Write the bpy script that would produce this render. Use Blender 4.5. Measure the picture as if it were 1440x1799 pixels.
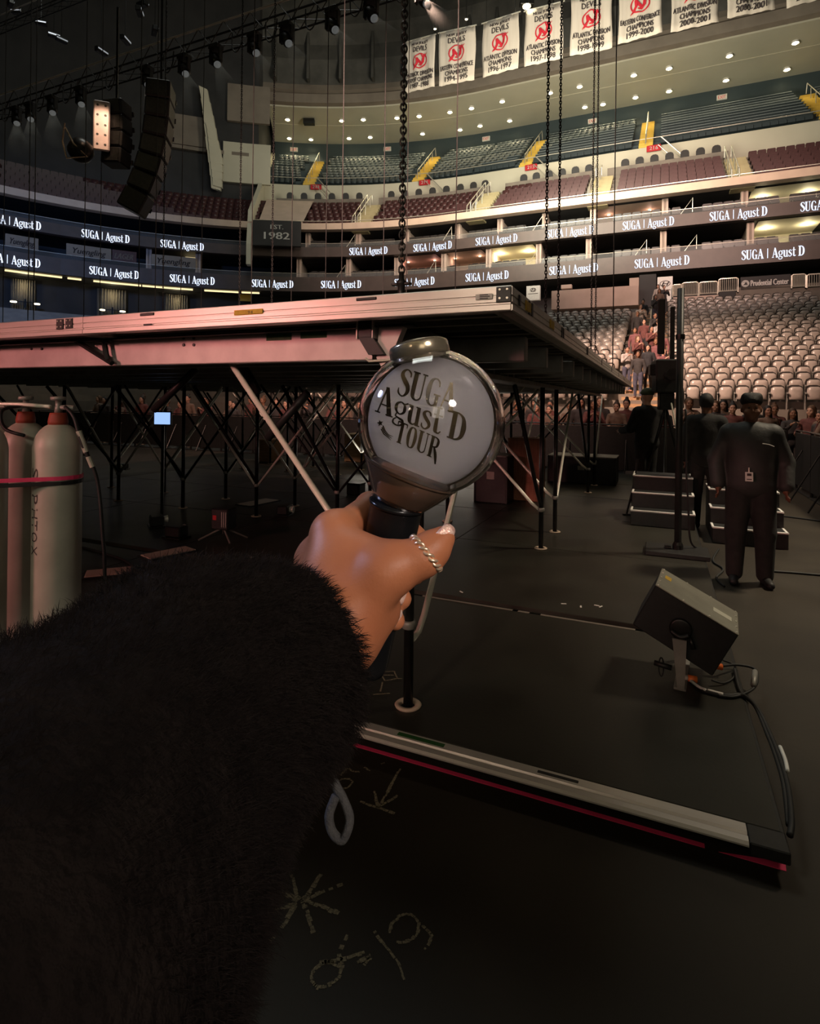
import bpy, bmesh, math, random
import numpy as np
from mathutils import Vector, Matrix
random.seed(7); RNG = np.random.RandomState(7)
for _o in list(bpy.data.objects): bpy.data.objects.remove(_o)
SC = bpy.context.scene
COL = SC.collection

# ------------------------------------------------------------------ camera
F, CX, CY, RO, CH = 1000.0, 720.0, 708.0, 0.012, 1.58      # focal length in pixels of a 1440 x 1799 frame
_c, _s = math.cos(RO), math.sin(RO)
cam = bpy.data.cameras.new('camera'); camo = bpy.data.objects.new('camera', cam); COL.objects.link(camo)
cam.sensor_fit = 'HORIZONTAL'; cam.sensor_width = 36.0; cam.lens = 36.0*F/1440
cam.shift_y = -(899.5-CY)/1440; cam.clip_start = 0.02; cam.clip_end = 300
camo.matrix_world = Matrix(((_c, -_s, 0, 0), (0, 0, -1, 0), (_s, _c, 0, CH), (0, 0, 0, 1)))
SC.camera = camo

# ------------------------------------------------------------------ world, exposure
wd = bpy.data.worlds.new('world'); SC.world = wd; wd.use_nodes = True
wd.node_tree.nodes['Background'].inputs[0].default_value = (.55, .50, .45, 1)
wd.node_tree.nodes['Background'].inputs[1].default_value = 0.006
SC.view_settings.view_transform = 'Standard'; SC.view_settings.look = 'None'
SC.view_settings.gamma = 1.0; SC.view_settings.use_curve_mapping = False
SC.view_settings.exposure = 0.0

# ------------------------------------------------------------------ arena frame: w to the right, s away, z up
TH = math.radians(23.8); C0 = (.389, 2.22)
US, UC = math.sin(TH), math.cos(TH)
def A(w, s, z=0.0): return Vector((C0[0]+w*UC+s*US, C0[1]-w*US+s*UC, z))
def toA(X, Y):
    a, b = X-C0[0], Y-C0[1]
    return a*UC-b*US, a*US+b*UC
def ray(px, py):
    x = (px-CX)/F; y = -(py-CY)/F
    return x*_c-y*_s, y*_c+x*_s
def W(px, py, Y):
    x, y = ray(px, py); return Vector((x*Y, Y, CH+y*Y))
def flr(px, py, z=0.0):
    x, y = ray(px, py); Y = (z-CH)/y; return Vector((x*Y, Y, z))
def proj(p):
    x, y = p[0]/p[1], (p[2]-CH)/p[1]
    return CX+F*(x*_c+y*_s), CY-F*(y*_c-x*_s)
CW, CS = toA(0, 0)
def on_s(px, py, S):
    x, y = ray(px, py); Y = (S-CS)/(x*US+UC)
    return CW+(x*UC-US)*Y, CH+y*Y          # w, z
def on_w(px, py, w):
    x, y = ray(px, py); Y = (w-CW)/(x*UC-US)
    return CS+(x*US+UC)*Y, CH+y*Y          # s, z

# ------------------------------------------------------------------ stage, house and hand lamps, plus fills added to lift dark areas
def light(name, kind, loc, target, energy, color, size=.5, sizey=None, angle=60, blend=.6):
    d = bpy.data.lights.new(name, kind); o = bpy.data.objects.new(name, d); COL.objects.link(o)
    o.location = loc; d.energy = energy; d.color = color
    if kind == 'AREA':
        d.size = size
        if sizey: d.shape = 'RECTANGLE'; d.size_y = sizey
    elif kind == 'SPOT':
        d.spot_size = math.radians(angle); d.spot_blend = blend; d.shadow_soft_size = size
    else: d.shadow_soft_size = size
    if target is not None:
        o.rotation_euler = (Vector(target)-Vector(loc)).to_track_quat('-Z', 'Y').to_euler()
    return o
light('stage_wash_pink', 'SPOT', A(-8, -9, 3.4), A(-3.0, .1, 1.95), 2000, (1, .37, .34), .5, angle=29, blend=.9)
light('stage_wash_white', 'SPOT', A(-1.5, -9, 4.3), A(-.9, 0, 1.6), 950, (1, .78, .60), .4, angle=21, blend=.9)
light('house_spot_bowl', 'SPOT', A(-5, 9, 13), A(.6, 21.2, 2.8), 40000, (1, .66, .50), .5, angle=46, blend=1.0)
light('house_spot_left', 'SPOT', A(-2, 2, 10.5), A(-7, 12.6, 1.3), 10000, (1, .58, .45), .5, angle=62, blend=1.0)
light('suite_wash', 'SPOT', A(4, 12, 18), A(1, 40, 13.5), 26000, (1, .66, .55), 1.5, angle=52, blend=1.0)
light('suite_wash_far', 'SPOT', A(-6, 12, 18), A(-18, 40, 13.5), 16000, (1, .66, .55), 1.5, angle=40, blend=1.0)
light('soffit_fill', 'AREA', A(-6, 30, 17), A(-8, 53, 31), 4600, (1, .92, .72), 9)  # added fill standing in for light bounced up onto the soffit
light('house_blue', 'SPOT', A(-26, 10, 12), A(-36, 22, 10), 5200, (.25, .45, 1), 1.0, angle=70, blend=1.0)
light('floor_spot', 'SPOT', A(7, 7, 12), A(3.5, 5.0, 0), 7500, (1, .83, .60), .8, angle=48, blend=1.0)
light('under_stage_fill', 'AREA', A(-4.2, 9.0, .5), A(-4.0, 7.6, 3.0), 22, (1, .90, .76), 3.0, .4)  # added fill that brightens the platform underside, not a real fixture
light('hand_key', 'SPOT', (1.5, -1.9, 3.0), (.0, .38, 1.48), 370, (1, .85, .76), .30, angle=13, blend=.8)
light('hand_rim', 'SPOT', (-3.2, 1.2, 3.2), (-.03, .4, 1.47), 520, (.55, .62, 1), .3, angle=9, blend=.9)
light('cylinder_fill', 'SPOT', A(-1.0, -5, 3.2), A(-2.6, 0, .9), 150, (1, .90, .70), .3, angle=28, blend=.9)
light('right_crowd_spot', 'SPOT', A(-5, 7, 10), A(3.7, 10.5, 1.4), 3000, (1, .66, .50), .4, angle=40, blend=1.0)
light('front_fill', 'AREA', (.6, -3.2, 2.6), (.9, 2.2, .1), 11, (1, .86, .68), 1.2)
light('roof_fill', 'AREA', A(-12, 14, 38), A(-14, 20, 0), 2600, (.95, 1, .92), 12)

# ------------------------------------------------------------------ materials (procedural)
def mat(name, col, rough=.6, metal=0.0, col2=None, scale=8.0, bump=0.0, bscale=None, spec=.5, emit=None, estr=1.0,
        trans=0.0, ior=1.45, alpha=1.0, detail=4.0, coat=0.0, stretch=None, rvar=0.0):
    m = bpy.data.materials.new(name); m.use_nodes = True
    nt = m.node_tree; N = nt.nodes; L = nt.links; b = N['Principled BSDF']
    b.inputs['Base Color'].default_value = (*col, 1); b.inputs['Roughness'].default_value = rough
    b.inputs['Metallic'].default_value = metal; b.inputs['Specular IOR Level'].default_value = spec
    b.inputs['Transmission Weight'].default_value = trans; b.inputs['IOR'].default_value = ior
    b.inputs['Alpha'].default_value = alpha; b.inputs['Coat Weight'].default_value = coat
    if emit: b.inputs['Emission Color'].default_value = (*emit, 1); b.inputs['Emission Strength'].default_value = estr
    if col2 is not None or bump or rvar:
        tc = N.new('ShaderNodeTexCoord'); src = tc.outputs['Object']
        if stretch:
            mp = N.new('ShaderNodeMapping'); mp.inputs['Scale'].default_value = stretch
            L.new(src, mp.inputs['Vector']); src = mp.outputs['Vector']
        nz = N.new('ShaderNodeTexNoise'); nz.inputs['Scale'].default_value = scale; nz.inputs['Detail'].default_value = detail
        L.new(src, nz.inputs['Vector'])
        if col2 is not None:
            r = N.new('ShaderNodeValToRGB'); r.color_ramp.elements[0].color = (*col, 1); r.color_ramp.elements[1].color = (*col2, 1)
            r.color_ramp.elements[0].position = .35; r.color_ramp.elements[1].position = .7
            L.new(nz.outputs['Fac'], r.inputs['Fac']); L.new(r.outputs['Color'], b.inputs['Base Color'])
        if rvar:
            mr = N.new('ShaderNodeMapRange'); mr.inputs['To Min'].default_value = rough-rvar; mr.inputs['To Max'].default_value = rough+rvar
            L.new(nz.outputs['Fac'], mr.inputs['Value']); L.new(mr.outputs['Result'], b.inputs['Roughness'])
        if bump:
            n2 = N.new('ShaderNodeTexNoise'); n2.inputs['Scale'].default_value = bscale or scale*3; n2.inputs['Detail'].default_value = 3
            L.new(src, n2.inputs['Vector'])
            bp = N.new('ShaderNodeBump'); bp.inputs['Strength'].default_value = bump; bp.inputs['Distance'].default_value = .01
            L.new(n2.outputs['Fac'], bp.inputs['Height']); L.new(bp.outputs['Normal'], b.inputs['Normal'])
    return m
def glow(name, col, s):
    return mat(name, (0, 0, 0), .5, emit=col, estr=s)
M = {}
M['floor'] = mat('arena_floor', (.020, .015, .010), .6, 0, (.034, .026, .017), 1.6, .10, 30, rvar=.1, spec=.35)
M['deckfloor'] = mat('deck_top', (.021, .019, .014), .45, 0, (.031, .029, .022), 2.2, .06, 60, rvar=.08, spec=.4)
M['alu'] = mat('aluminium', (.66, .61, .56), .38, .45, (.55, .50, .46), 14, .05, 60, stretch=(.15, 1, 1))
M['alu_d'] = mat('aluminium_dull', (.32, .31, .28), .5, .35, (.22, .21, .19), 9, .05, 40)
M['beam'] = mat('beam_paint', (.62, .52, .50), .5, .25, (.50, .41, .40), 7, .06, 40)
M['black'] = mat('black_paint', (.012, .012, .012), .45, 0, (.02, .02, .019), 20, .04)
M['blackm'] = mat('black_metal', (.02, .02, .02), .35, .6, (.035, .034, .032), 16, .04)
M['steel'] = mat('bright_steel', (.88, .84, .72), .30, .15, (.76, .72, .62), 30, .04)
M['chain'] = mat('chain_steel', (.05, .05, .05), .35, .8, (.12, .11, .10), 60)
M['rubber'] = mat('rubber', (.010, .010, .010), .6, 0, (.016, .016, .016), 30, .05)
M['pink'] = mat('pink_tape', (.95, .065, .20), .6, 0, (.82, .045, .15), 12, .05)
M['chalk'] = mat('chalk', (.32, .27, .18), .9, 0, (.10, .085, .06), 120, .3)
M['green'] = mat('green_label', (.015, .10, .015), .6, 0, (.01, .06, .01), 40)
M['yellow'] = mat('yellow_label', (.75, .47, .05), .6, 0, (.62, .36, .03), 30)
M['white'] = mat('white_paint', (.78, .76, .72), .55, 0, (.68, .66, .62), 8)
M['cyl'] = mat('cylinder_paint', (.50, .49, .41), .45, .05, (.38, .37, .31), 5, .05, 30, rvar=.1)
M['cylred'] = mat('red_collar', (.33, .055, .03), .6, 0, (.22, .04, .025), 20)
M['red'] = mat('red_paint', (.55, .02, .03), .5, 0, (.42, .015, .02), 16)
M['orange'] = mat('orange_plastic', (.9, .22, .05), .45, 0, (.8, .16, .03), 20)
M['skin'] = mat('skin_hand', (.40, .145, .066), .48, 0, (.34, .115, .052), 26, .05, 420, spec=.35)
M['nail'] = mat('glitter_nail', (.75, .42, .34), .18, .25, (.95, .72, .6), 600, .25, 700, coat=.7)
M['gold'] = mat('rose_gold', (.95, .70, .48), .25, .7, (.85, .60, .40), 40)
M['fur'] = mat('black_fur', (.008, .0058, .005), .95, 0, (.013, .0095, .008), 60, .5, 300, spec=.08)
M['wood'] = mat('red_wood', (.36, .14, .07), .5, 0, (.25, .09, .045), 5, .08, 30, stretch=(8, 1, 1))
M['crate'] = mat('crate_wood', (.42, .27, .15), .7, 0, (.32, .19, .10), 6, .08, 30, stretch=(1, 1, 6))
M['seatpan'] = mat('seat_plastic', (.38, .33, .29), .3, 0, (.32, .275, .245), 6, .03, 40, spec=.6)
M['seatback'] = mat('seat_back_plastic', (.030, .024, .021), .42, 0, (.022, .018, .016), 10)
M['uphighlight'] = mat('seat_top_highlight', (.30, .34, .35), .45, 0, (.22, .26, .27), 8)  # lighter slate paints in the light caught along the seat tops
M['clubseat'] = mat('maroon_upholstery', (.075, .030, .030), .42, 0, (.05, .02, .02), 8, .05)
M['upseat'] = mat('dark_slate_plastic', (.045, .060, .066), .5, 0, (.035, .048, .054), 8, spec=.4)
M['suiteseat'] = mat('black_leather', (.030, .028, .027), .4, 0, (.045, .042, .04), 12, .06)
M['cream'] = mat('cream_plaster', (.60, .565, .45), .7, 0, (.54, .51, .40), .35, .03, 12)
M['ledge'] = mat('ledge_paint', (.62, .47, .36), .6, 0, (.54, .40, .31), 1.2)
M['concrete'] = mat('concrete', (.20, .17, .14), .8, 0, (.15, .13, .11), 1.4, .1, 14)
M['concrete_l'] = mat('pale_concrete', (.52, .40, .34), .75, 0, (.44, .34, .28), 1.0, .06, 12)
M['dark'] = mat('dark_wall', (.035, .033, .033), .7, 0, (.022, .021, .021), .6, .05, 10)
M['slate'] = mat('slate_wall', (.055, .078, .088), .5, 0, (.045, .065, .075), .5, .04, 8, spec=.5)
M['tan'] = mat('tan_panel', (.24, .20, .16), .7, 0, (.19, .155, .125), .8, .04, 8)
M['roof'] = mat('roof_steel', (.10, .095, .085), .7, .2, (.06, .058, .052), .8, .06, 6)
M['fascia'] = mat('led_fascia', (.085, .062, .055), .45, 0, (.07, .052, .047), 2.0)
M['stairy'] = mat('yellow_stair', (.80, .55, .10), .6, 0, (.68, .45, .07), 2.0, .05, 20)
M['stairc'] = mat('club_stair', (.42, .36, .20), .7, 0, (.34, .29, .16), 2.0, .05, 20)
M['rail'] = mat('rail_metal', (.70, .66, .56), .35, .6, (.60, .56, .48), 10)
M['banner'] = mat('banner_cloth', (.66, .58, .50), .85, 0, (.60, .52, .44), 1.5, .5, 2.5, stretch=(3, 3, .2))
M['ink'] = mat('banner_ink', (.045, .035, .035), .85, 0, (.06, .045, .045), 6)
M['inkred'] = mat('banner_red', (.62, .02, .04), .8, 0, (.50, .015, .03), 6)
M['led'] = glow('led_letters', (.70, .80, 1.0), 1.7)
M['lamp'] = glow('downlight_lens', (1.0, .88, .50), 16)
M['strip'] = glow('strip_light', (1.0, .80, .42), 1.3)
M['warmwin'] = glow('lit_lamp', (1.0, .85, .55), 5)
M['exit'] = glow('exit_sign_face', (.9, .22, .16), .6)
M['curtain'] = mat('grey_curtain', (.20, .17, .12), .8, 0, (.12, .10, .075), 4, .3, 8, stretch=(6, 6, .1))
M['glassp'] = mat('rail_glass', (.5, .5, .5), .25, 0, alpha=.07, spec=.3)
M['globe'] = mat('clear_plastic', (1, 1, 1), .015, 0, trans=1.0, ior=1.42, rvar=0.0)
M['disc'] = mat('white_inner_panel', (.84, .80, .86), .35, 0, (.77, .74, .77), 10, coat=.25)
M['foil'] = mat('bronze_foil', (.045, .028, .016), .22, .4, (.24, .17, .09), 38, coat=.4, detail=1)
M['smoke'] = mat('smoky_plastic', (.10, .065, .045), .12, 0, (.07, .045, .03), 20, coat=.6)
M['gloss'] = mat('gloss_black', (.006, .006, .007), .22, 0, (.010, .010, .010), 30, spec=.3)
M['chrome'] = mat('warm_chrome', (.40, .34, .24), .22, .75, (.30, .26, .18), 30)
M['strap'] = mat('strap_webbing', (.055, .053, .05), .8, 0, (.035, .034, .033), 200, .3)
M['screen'] = glow('monitor_picture', (.35, .55, 1.0), 1.1)
M['denim'] = mat('denim', (.03, .045, .09), .8, 0, (.045, .06, .11), 60, .1)
M['cloth_black'] = mat('black_cloth', (.016, .015, .015), .85, 0, (.026, .024, .023), 14, .2, 60)
M['cloth_guard'] = mat('guard_jacket', (.030, .030, .030), .62, 0, (.042, .041, .040), 9, .25, 30)
M['cloth_olive'] = mat('olive_cloth', (.035, .045, .022), .85, 0, (.05, .06, .03), 20, .2)
CLOTH = [mat('cloth_%d' % i, c, .85, 0, tuple(x*.7 for x in c), 14, .2, 50) for i, c in enumerate([
    (.05, .045, .045), (.45, .40, .38), (.15, .055, .05), (.08, .08, .12), (.55, .47, .42), (.18, .12, .09), (.03, .03, .035), (.20, .08, .085)])]
SKINS = [mat('skin_%d' % i, c, .5, 0, tuple(x*.85 for x in c), 30, .05, 200) for i, c in enumerate([
    (.19, .082, .048), (.42, .22, .15), (.55, .32, .23), (.30, .15, .09)])]
HAIRS = [mat('hair_%d' % i, c, .6, 0, tuple(x*1.8 for x in c), 60, .4, 160) for i, c in enumerate([(.010, .008, .007), (.03, .015, .008), (.08, .04, .02)])]

# ------------------------------------------------------------------ mesh helpers
class MB:
    def __init__(s): s.v = []; s.f = []; s.m = []; s.mi = 0
    def add(s, vs, fs):
        o = len(s.v); s.v += [tuple(p) for p in vs]
        for f in fs: s.f.append(tuple(i+o for i in f)); s.m.append(s.mi)
        return s
    def box(s, x0, x1, y0, y1, z0, z1, M4=None):
        vs = [Vector((x, y, z)) for z in (z0, z1) for y in (y0, y1) for x in (x0, x1)]
        if M4 is not None: vs = [M4 @ p for p in vs]
        return s.add(vs, [(0, 2, 3, 1), (4, 5, 7, 6), (0, 1, 5, 4), (2, 6, 7, 3), (0, 4, 6, 2), (1, 3, 7, 5)])
    def bbox(s, x0, x1, y0, y1, z0, z1, b=.005, M4=None):          # box with chamfered edges
        bm = bmesh.new(); bmesh.ops.create_cube(bm, size=1)
        for v in bm.verts:
            v.co = ((x0+x1)/2+v.co.x*(x1-x0), (y0+y1)/2+v.co.y*(y1-y0), (z0+z1)/2+v.co.z*(z1-z0))
        bmesh.ops.bevel(bm, geom=bm.edges[:], offset=b, segments=1, affect='EDGES')
        s.bm(bm, M4); return s
    def bm(s, bm, M4=None):
        bm.verts.index_update()
        s.add([(M4 @ v.co if M4 is not None else v.co) for v in bm.verts], [[v.index for v in f.verts] for f in bm.faces]); bm.free()
    def tube(s, pts, r, n=8, cap=True, closed=False):
        pts = [Vector(p) for p in pts]; k = len(pts)
        rs = r if isinstance(r, (list, tuple)) else [r]*k
        t0 = (pts[1]-pts[0]).normalized(); a = t0.orthogonal().normalized(); base = len(s.v); vs = []
        for i, p in enumerate(pts):
            if closed: t = (pts[(i+1) % k]-pts[i-1]).normalized()
            else: t = ((pts[min(i+1, k-1)]-pts[i]).normalized() + (pts[i]-pts[max(i-1, 0)]).normalized())
            if t.length < 1e-9: t = t0
            t.normalize(); a = a-t*a.dot(t)
            if a.length < 1e-6: a = t.orthogonal()
            a.normalize(); b = t.cross(a)
            for j in range(n):
                q = 2*math.pi*j/n; vs.append(p+(a*math.cos(q)+b*math.sin(q))*rs[i])
        fs = []
        for i in range(k if closed else k-1):
            i2 = (i+1) % k
            for j in range(n): fs.append((i*n+j, i*n+(j+1) % n, i2*n+(j+1) % n, i2*n+j))
        if cap and not closed: fs.append(tuple(range(n-1, -1, -1))); fs.append(tuple((k-1)*n+j for j in range(n)))
        return s.add(vs, fs)
    def lathe(s, prof, n=24, M4=None, cap=True):                   # prof: (r, z) up the local z axis
        vs = []; fs = []
        for r, z in prof:
            for j in range(n):
                q = 2*math.pi*j/n; vs.append(Vector((r*math.cos(q), r*math.sin(q), z)))
        for i in range(len(prof)-1):
            for j in range(n): fs.append((i*n+j, i*n+(j+1) % n, (i+1)*n+(j+1) % n, (i+1)*n+j))
        if cap: fs.append(tuple(range(n-1, -1, -1))); fs.append(tuple((len(prof)-1)*n+j for j in range(n)))
        if M4 is not None: vs = [M4 @ p for p in vs]
        return s.add(vs, fs)
    def prism(s, pts, d, M4=None):                                  # outline in xz extruded along y by d
        n = len(pts); vs = [Vector((x, 0, z)) for x, z in pts]+[Vector((x, d, z)) for x, z in pts]
        if M4 is not None: vs = [M4 @ p for p in vs]
        fs = [tuple(range(n)), tuple(range(2*n-1, n-1, -1))]+[(i, i+n, (i+1) % n+n, (i+1) % n) for i in range(n)]
        return s.add(vs, fs)
    def mesh(s, name, mats, smooth=False):
        me = bpy.data.meshes.new(name); me.from_pydata(s.v, [], s.f)
        for m in (mats if isinstance(mats, (list, tuple)) else [mats]): me.materials.append(M[m] if isinstance(m, str) else m)
        if any(s.m): me.polygons.foreach_set('material_index', s.m)
        if smooth: me.polygons.foreach_set('use_smooth', [True]*len(me.polygons))
        me.update(); return me
    def build(s, name, mats, parent=None, smooth=False): return link(name, s.mesh(name, mats, smooth), parent)
def link(name, me, parent=None):
    o = bpy.data.objects.new(name, me); COL.objects.link(o)
    if parent is not None: o.parent = parent
    return o
def tag(o, label=None, cat=None, group=None, kind=None):
    if label: o['label'] = label
    if cat: o['category'] = cat
    if group: o['group'] = group
    if kind: o['kind'] = kind
    return o
def thing(name, label, cat, loc=(0, 0, 0), rotz=0.0, group=None):
    o = bpy.data.objects.new(name, None); o.empty_display_size = .1; COL.objects.link(o)
    o.location = loc; o.rotation_euler = (0, 0, rotz)
    return tag(o, label, cat, group)
def place(o, w, s, z=0.0, rot=0.0):
    o.location = A(w, s, z); o.rotation_euler = (0, 0, -TH+rot); return o
def athing(name, label, cat, w=0, s=0, z=0, rot=0.0, group=None):
    return place(thing(name, label, cat, group=group), w, s, z, rot)
def struct(name, mb, m, parent=None, smooth=False):                 # a piece of the setting given in arena coordinates
    o = mb.build(name, m, parent, smooth)
    if parent is None: place(o, 0, 0); tag(o, kind='structure')
    return o
def clone(o, parent=None):
    c = o.copy(); COL.objects.link(c)
    if parent is not None: c.parent = parent
    for ch in list(o.children): clone(ch, c)
    return c
def frame(origin, x, z):                                            # matrix from an x direction and a rough up direction
    x = Vector(x).normalized(); z = Vector(z); y = z.cross(x).normalized(); z = x.cross(y)
    return Matrix(((x.x, y.x, z.x, origin[0]), (x.y, y.y, z.y, origin[1]), (x.z, y.z, z.z, origin[2]), (0, 0, 0, 1)))
def rotM(axis, deg): return Matrix.Rotation(math.radians(deg), 4, axis)
def T(x, y, z): return Matrix.Translation((x, y, z))
_ON = ['first', 'second', 'third', 'fourth', 'fifth', 'sixth', 'seventh', 'eighth', 'ninth', 'tenth', 'eleventh', 'twelfth', 'thirteenth', 'fourteenth', 'fifteenth', 'sixteenth', 'seventeenth', 'eighteenth', 'nineteenth']
def ordinal(i):
    n = i+1
    if n < 20: return _ON[i]
    t = ['twent', 'thirt', 'fort', 'fift', 'sixt', 'sevent', 'eight', 'ninet'][n//10-2] if n < 100 else None
    if t is None: return '%dth' % n
    return t+'ieth' if n % 10 == 0 else t+'y-'+_ON[n % 10-1]
def spline(pts, n=6):
    pts = [Vector(p) for p in pts]; out = []
    for i in range(len(pts)-1):
        p0, p1, p2, p3 = pts[max(i-1, 0)], pts[i], pts[i+1], pts[min(i+2, len(pts)-1)]
        for j in range(n):
            t = j/n
            out.append(.5*((2*p1)+(p2-p0)*t+(2*p0-5*p1+4*p2-p3)*t*t+(3*p1-p0-3*p2+p3)*t**3))
    return out+[pts[-1]]

# ------------------------------------------------------------------ lettering
_tc = {}
def text2d(txt):                                                    # plain sans lettering as flat polygons, cap height 1
    if txt in _tc: return _tc[txt]
    cu = bpy.data.curves.new('t', 'FONT'); cu.body = txt; cu.resolution_u = 2
    o = bpy.data.objects.new('t', cu); COL.objects.link(o)
    dg = bpy.context.evaluated_depsgraph_get(); dg.update(); me = o.evaluated_get(dg).to_mesh()
    v = np.array([q.co[:2] for q in me.vertices]).reshape(-1, 2); f = [tuple(p.vertices) for p in me.polygons]
    o.evaluated_get(dg).to_mesh_clear(); bpy.data.objects.remove(o); bpy.data.curves.remove(cu)
    v = v/.69; v[:, 0] -= v[:, 0].min(); _tc[txt] = (v, f); return _tc[txt]
def put_text(mb, txt, width, height, fn, bold=0.0):                 # centred; fn maps (x, z) to a point
    v, f = text2d(txt); wd = v[:, 0].max(); mb.add([fn((x/wd-.5)*width, (y-.5)*height) for x, y in v], f)
    if bold:
        for q in (-bold, bold): mb.add([fn((x/wd-.5)*width+q, (y-.5)*height) for x, y in v], f)
# tall high-contrast serif letters drawn as strokes of changing width: (x, y, width)
GL = {
 'S': (.46, [[(.40, .74, .04), (.38, .88, .07), (.24, .975, .05), (.11, .89, .10), (.09, .74, .15), (.22, .56, .17), (.36, .40, .16), (.39, .22, .13), (.30, .06, .07), (.19, .025, .05), (.07, .12, .07), (.05, .28, .03)]]),
 'U': (.58, [[(.13, 1, .15), (.13, .28, .15), (.17, .10, .11), (.29, .03, .06), (.41, .10, .06), (.45, .28, .05), (.45, 1, .05)], [(.0, .975, .05), (.26, .975, .05)], [(.36, .975, .05), (.55, .975, .05)]]),
 'G': (.58, [[(.47, .72, .04), (.43, .90, .06), (.29, .975, .05), (.15, .86, .11), (.10, .5, .16), (.15, .14, .11), (.29, .025, .05), (.42, .08, .07), (.45, .25, .10)], [(.45, .0, .12), (.45, .42, .12)], [(.32, .42, .05), (.57, .42, .05)]]),
 'A': (.60, [[(.07, 0, .05), (.27, 1, .06)], [(.27, 1.0, .12), (.49, 0, .17)], [(.14, .34, .05), (.42, .34, .05)], [(-.02, .025, .05), (.17, .025, .05)], [(.36, .025, .05), (.62, .025, .05)]]),
 'g': (.46, [[(.22, .66, .05), (.10, .58, .08), (.07, .44, .11), (.10, .30, .08), (.22, .22, .05), (.34, .30, .08), (.37, .44, .11), (.34, .58, .08), (.22, .66, .05)], [(.13, .24, .05), (.10, .12, .05), (.22, .07, .07), (.36, .02, .09), (.36, -.12, .07), (.22, -.2, .05), (.06, -.15, .07), (.06, -.02, .05), (.14, .05, .04)], [(.34, .6, .05), (.46, .68, .06)]]),
 'u': (.50, [[(.12, .68, .13), (.12, .18, .13), (.17, .05, .08), (.27, .03, .05), (.38, .14, .05)], [(.38, .68, .12), (.38, 0, .12)], [(.02, .66, .05), (.15, .66, .05)], [(.28, .66, .05), (.42, .66, .05)], [(.36, .025, .05), (.49, .025, .05)]]),
 's': (.38, [[(.31, .52, .04), (.28, .63, .06), (.18, .665, .05), (.09, .60, .09), (.09, .50, .12), (.18, .38, .13), (.28, .27, .12), (.30, .15, .09), (.22, .04, .06), (.14, .025, .05), (.06, .09, .06), (.05, .2, .03)]]),
 't': (.36, [[(.15, .92, .08), (.15, .16, .13), (.19, .05, .08), (.27, .03, .05), (.34, .12, .04)], [(.02, .65, .05), (.33, .65, .05)]]),
 'D': (.64, [[(.15, 0, .16), (.15, 1, .16)], [(.08, .975, .05), (.30, .965, .06), (.46, .82, .12), (.51, .5, .17), (.46, .18, .12), (.30, .035, .06), (.08, .025, .05)], [(.0, .975, .05), (.2, .975, .05)], [(.0, .025, .05), (.2, .025, .05)]]),
 'T': (.54, [[(.26, 0, .15), (.26, 1, .15)], [(.02, .965, .07), (.50, .965, .07)], [(.03, .8, .04), (.03, .97, .06)], [(.49, .8, .04), (.49, .97, .06)], [(.14, .025, .05), (.38, .025, .05)]]),
 'O': (.56, [[(.27, .975, .05), (.15, .88, .11), (.10, .5, .16), (.15, .12, .11), (.27, .025, .05), (.39, .12, .11), (.44, .5, .16), (.39, .88, .11), (.27, .975, .05)]]),
 'R': (.60, [[(.14, 0, .15), (.14, 1, .15)], [(.08, .975, .05), (.30, .965, .06), (.42, .88, .11), (.43, .72, .13), (.38, .56, .09), (.2, .5, .05)], [(.28, .52, .08), (.42, .2, .15), (.52, -.22, .07)], [(.02, .975, .05), (.2, .975, .05)], [(.02, .025, .05), (.27, .025, .05)]]),
 '|': (.40, [[(.18, 0, .07), (.18, 1, .07)]]), ' ': (.22, []),
}
def stroke2d(pts):
    vs = []; fs = []; n = len(pts)
    for i, (x, y, w) in enumerate(pts):
        a = pts[max(i-1, 0)]; b = pts[min(i+1, n-1)]; dx, dy = b[0]-a[0], b[1]-a[1]; l = math.hypot(dx, dy) or 1
        nx, ny = -dy/l*w/2, dx/l*w/2; vs += [(x+nx, y+ny), (x-nx, y-ny)]
    for i in range(n-1): fs.append((2*i, 2*i+1, 2*i+3, 2*i+2))
    return vs, fs
def fine(st, k=4):
    if len(st) < 3: return st
    P = spline([Vector(p) for p in st], k); return [tuple(p) for p in P]
def put_serif(mb, txt, width, height, fn, curve=None, per=None):
    tot = sum(GL[c][0] for c in txt); x = 0; lay = 0
    for c in txt:
        aw, sts = GL[c]
        for st in sts:
            vs, fs = stroke2d(fine(st)); lay += 1
            mb.add([fn(((x+px)/tot-.5)*width, (py-.5)*height, lay*.00001) for px, py in vs], fs)
        x += aw
    return mb

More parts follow.
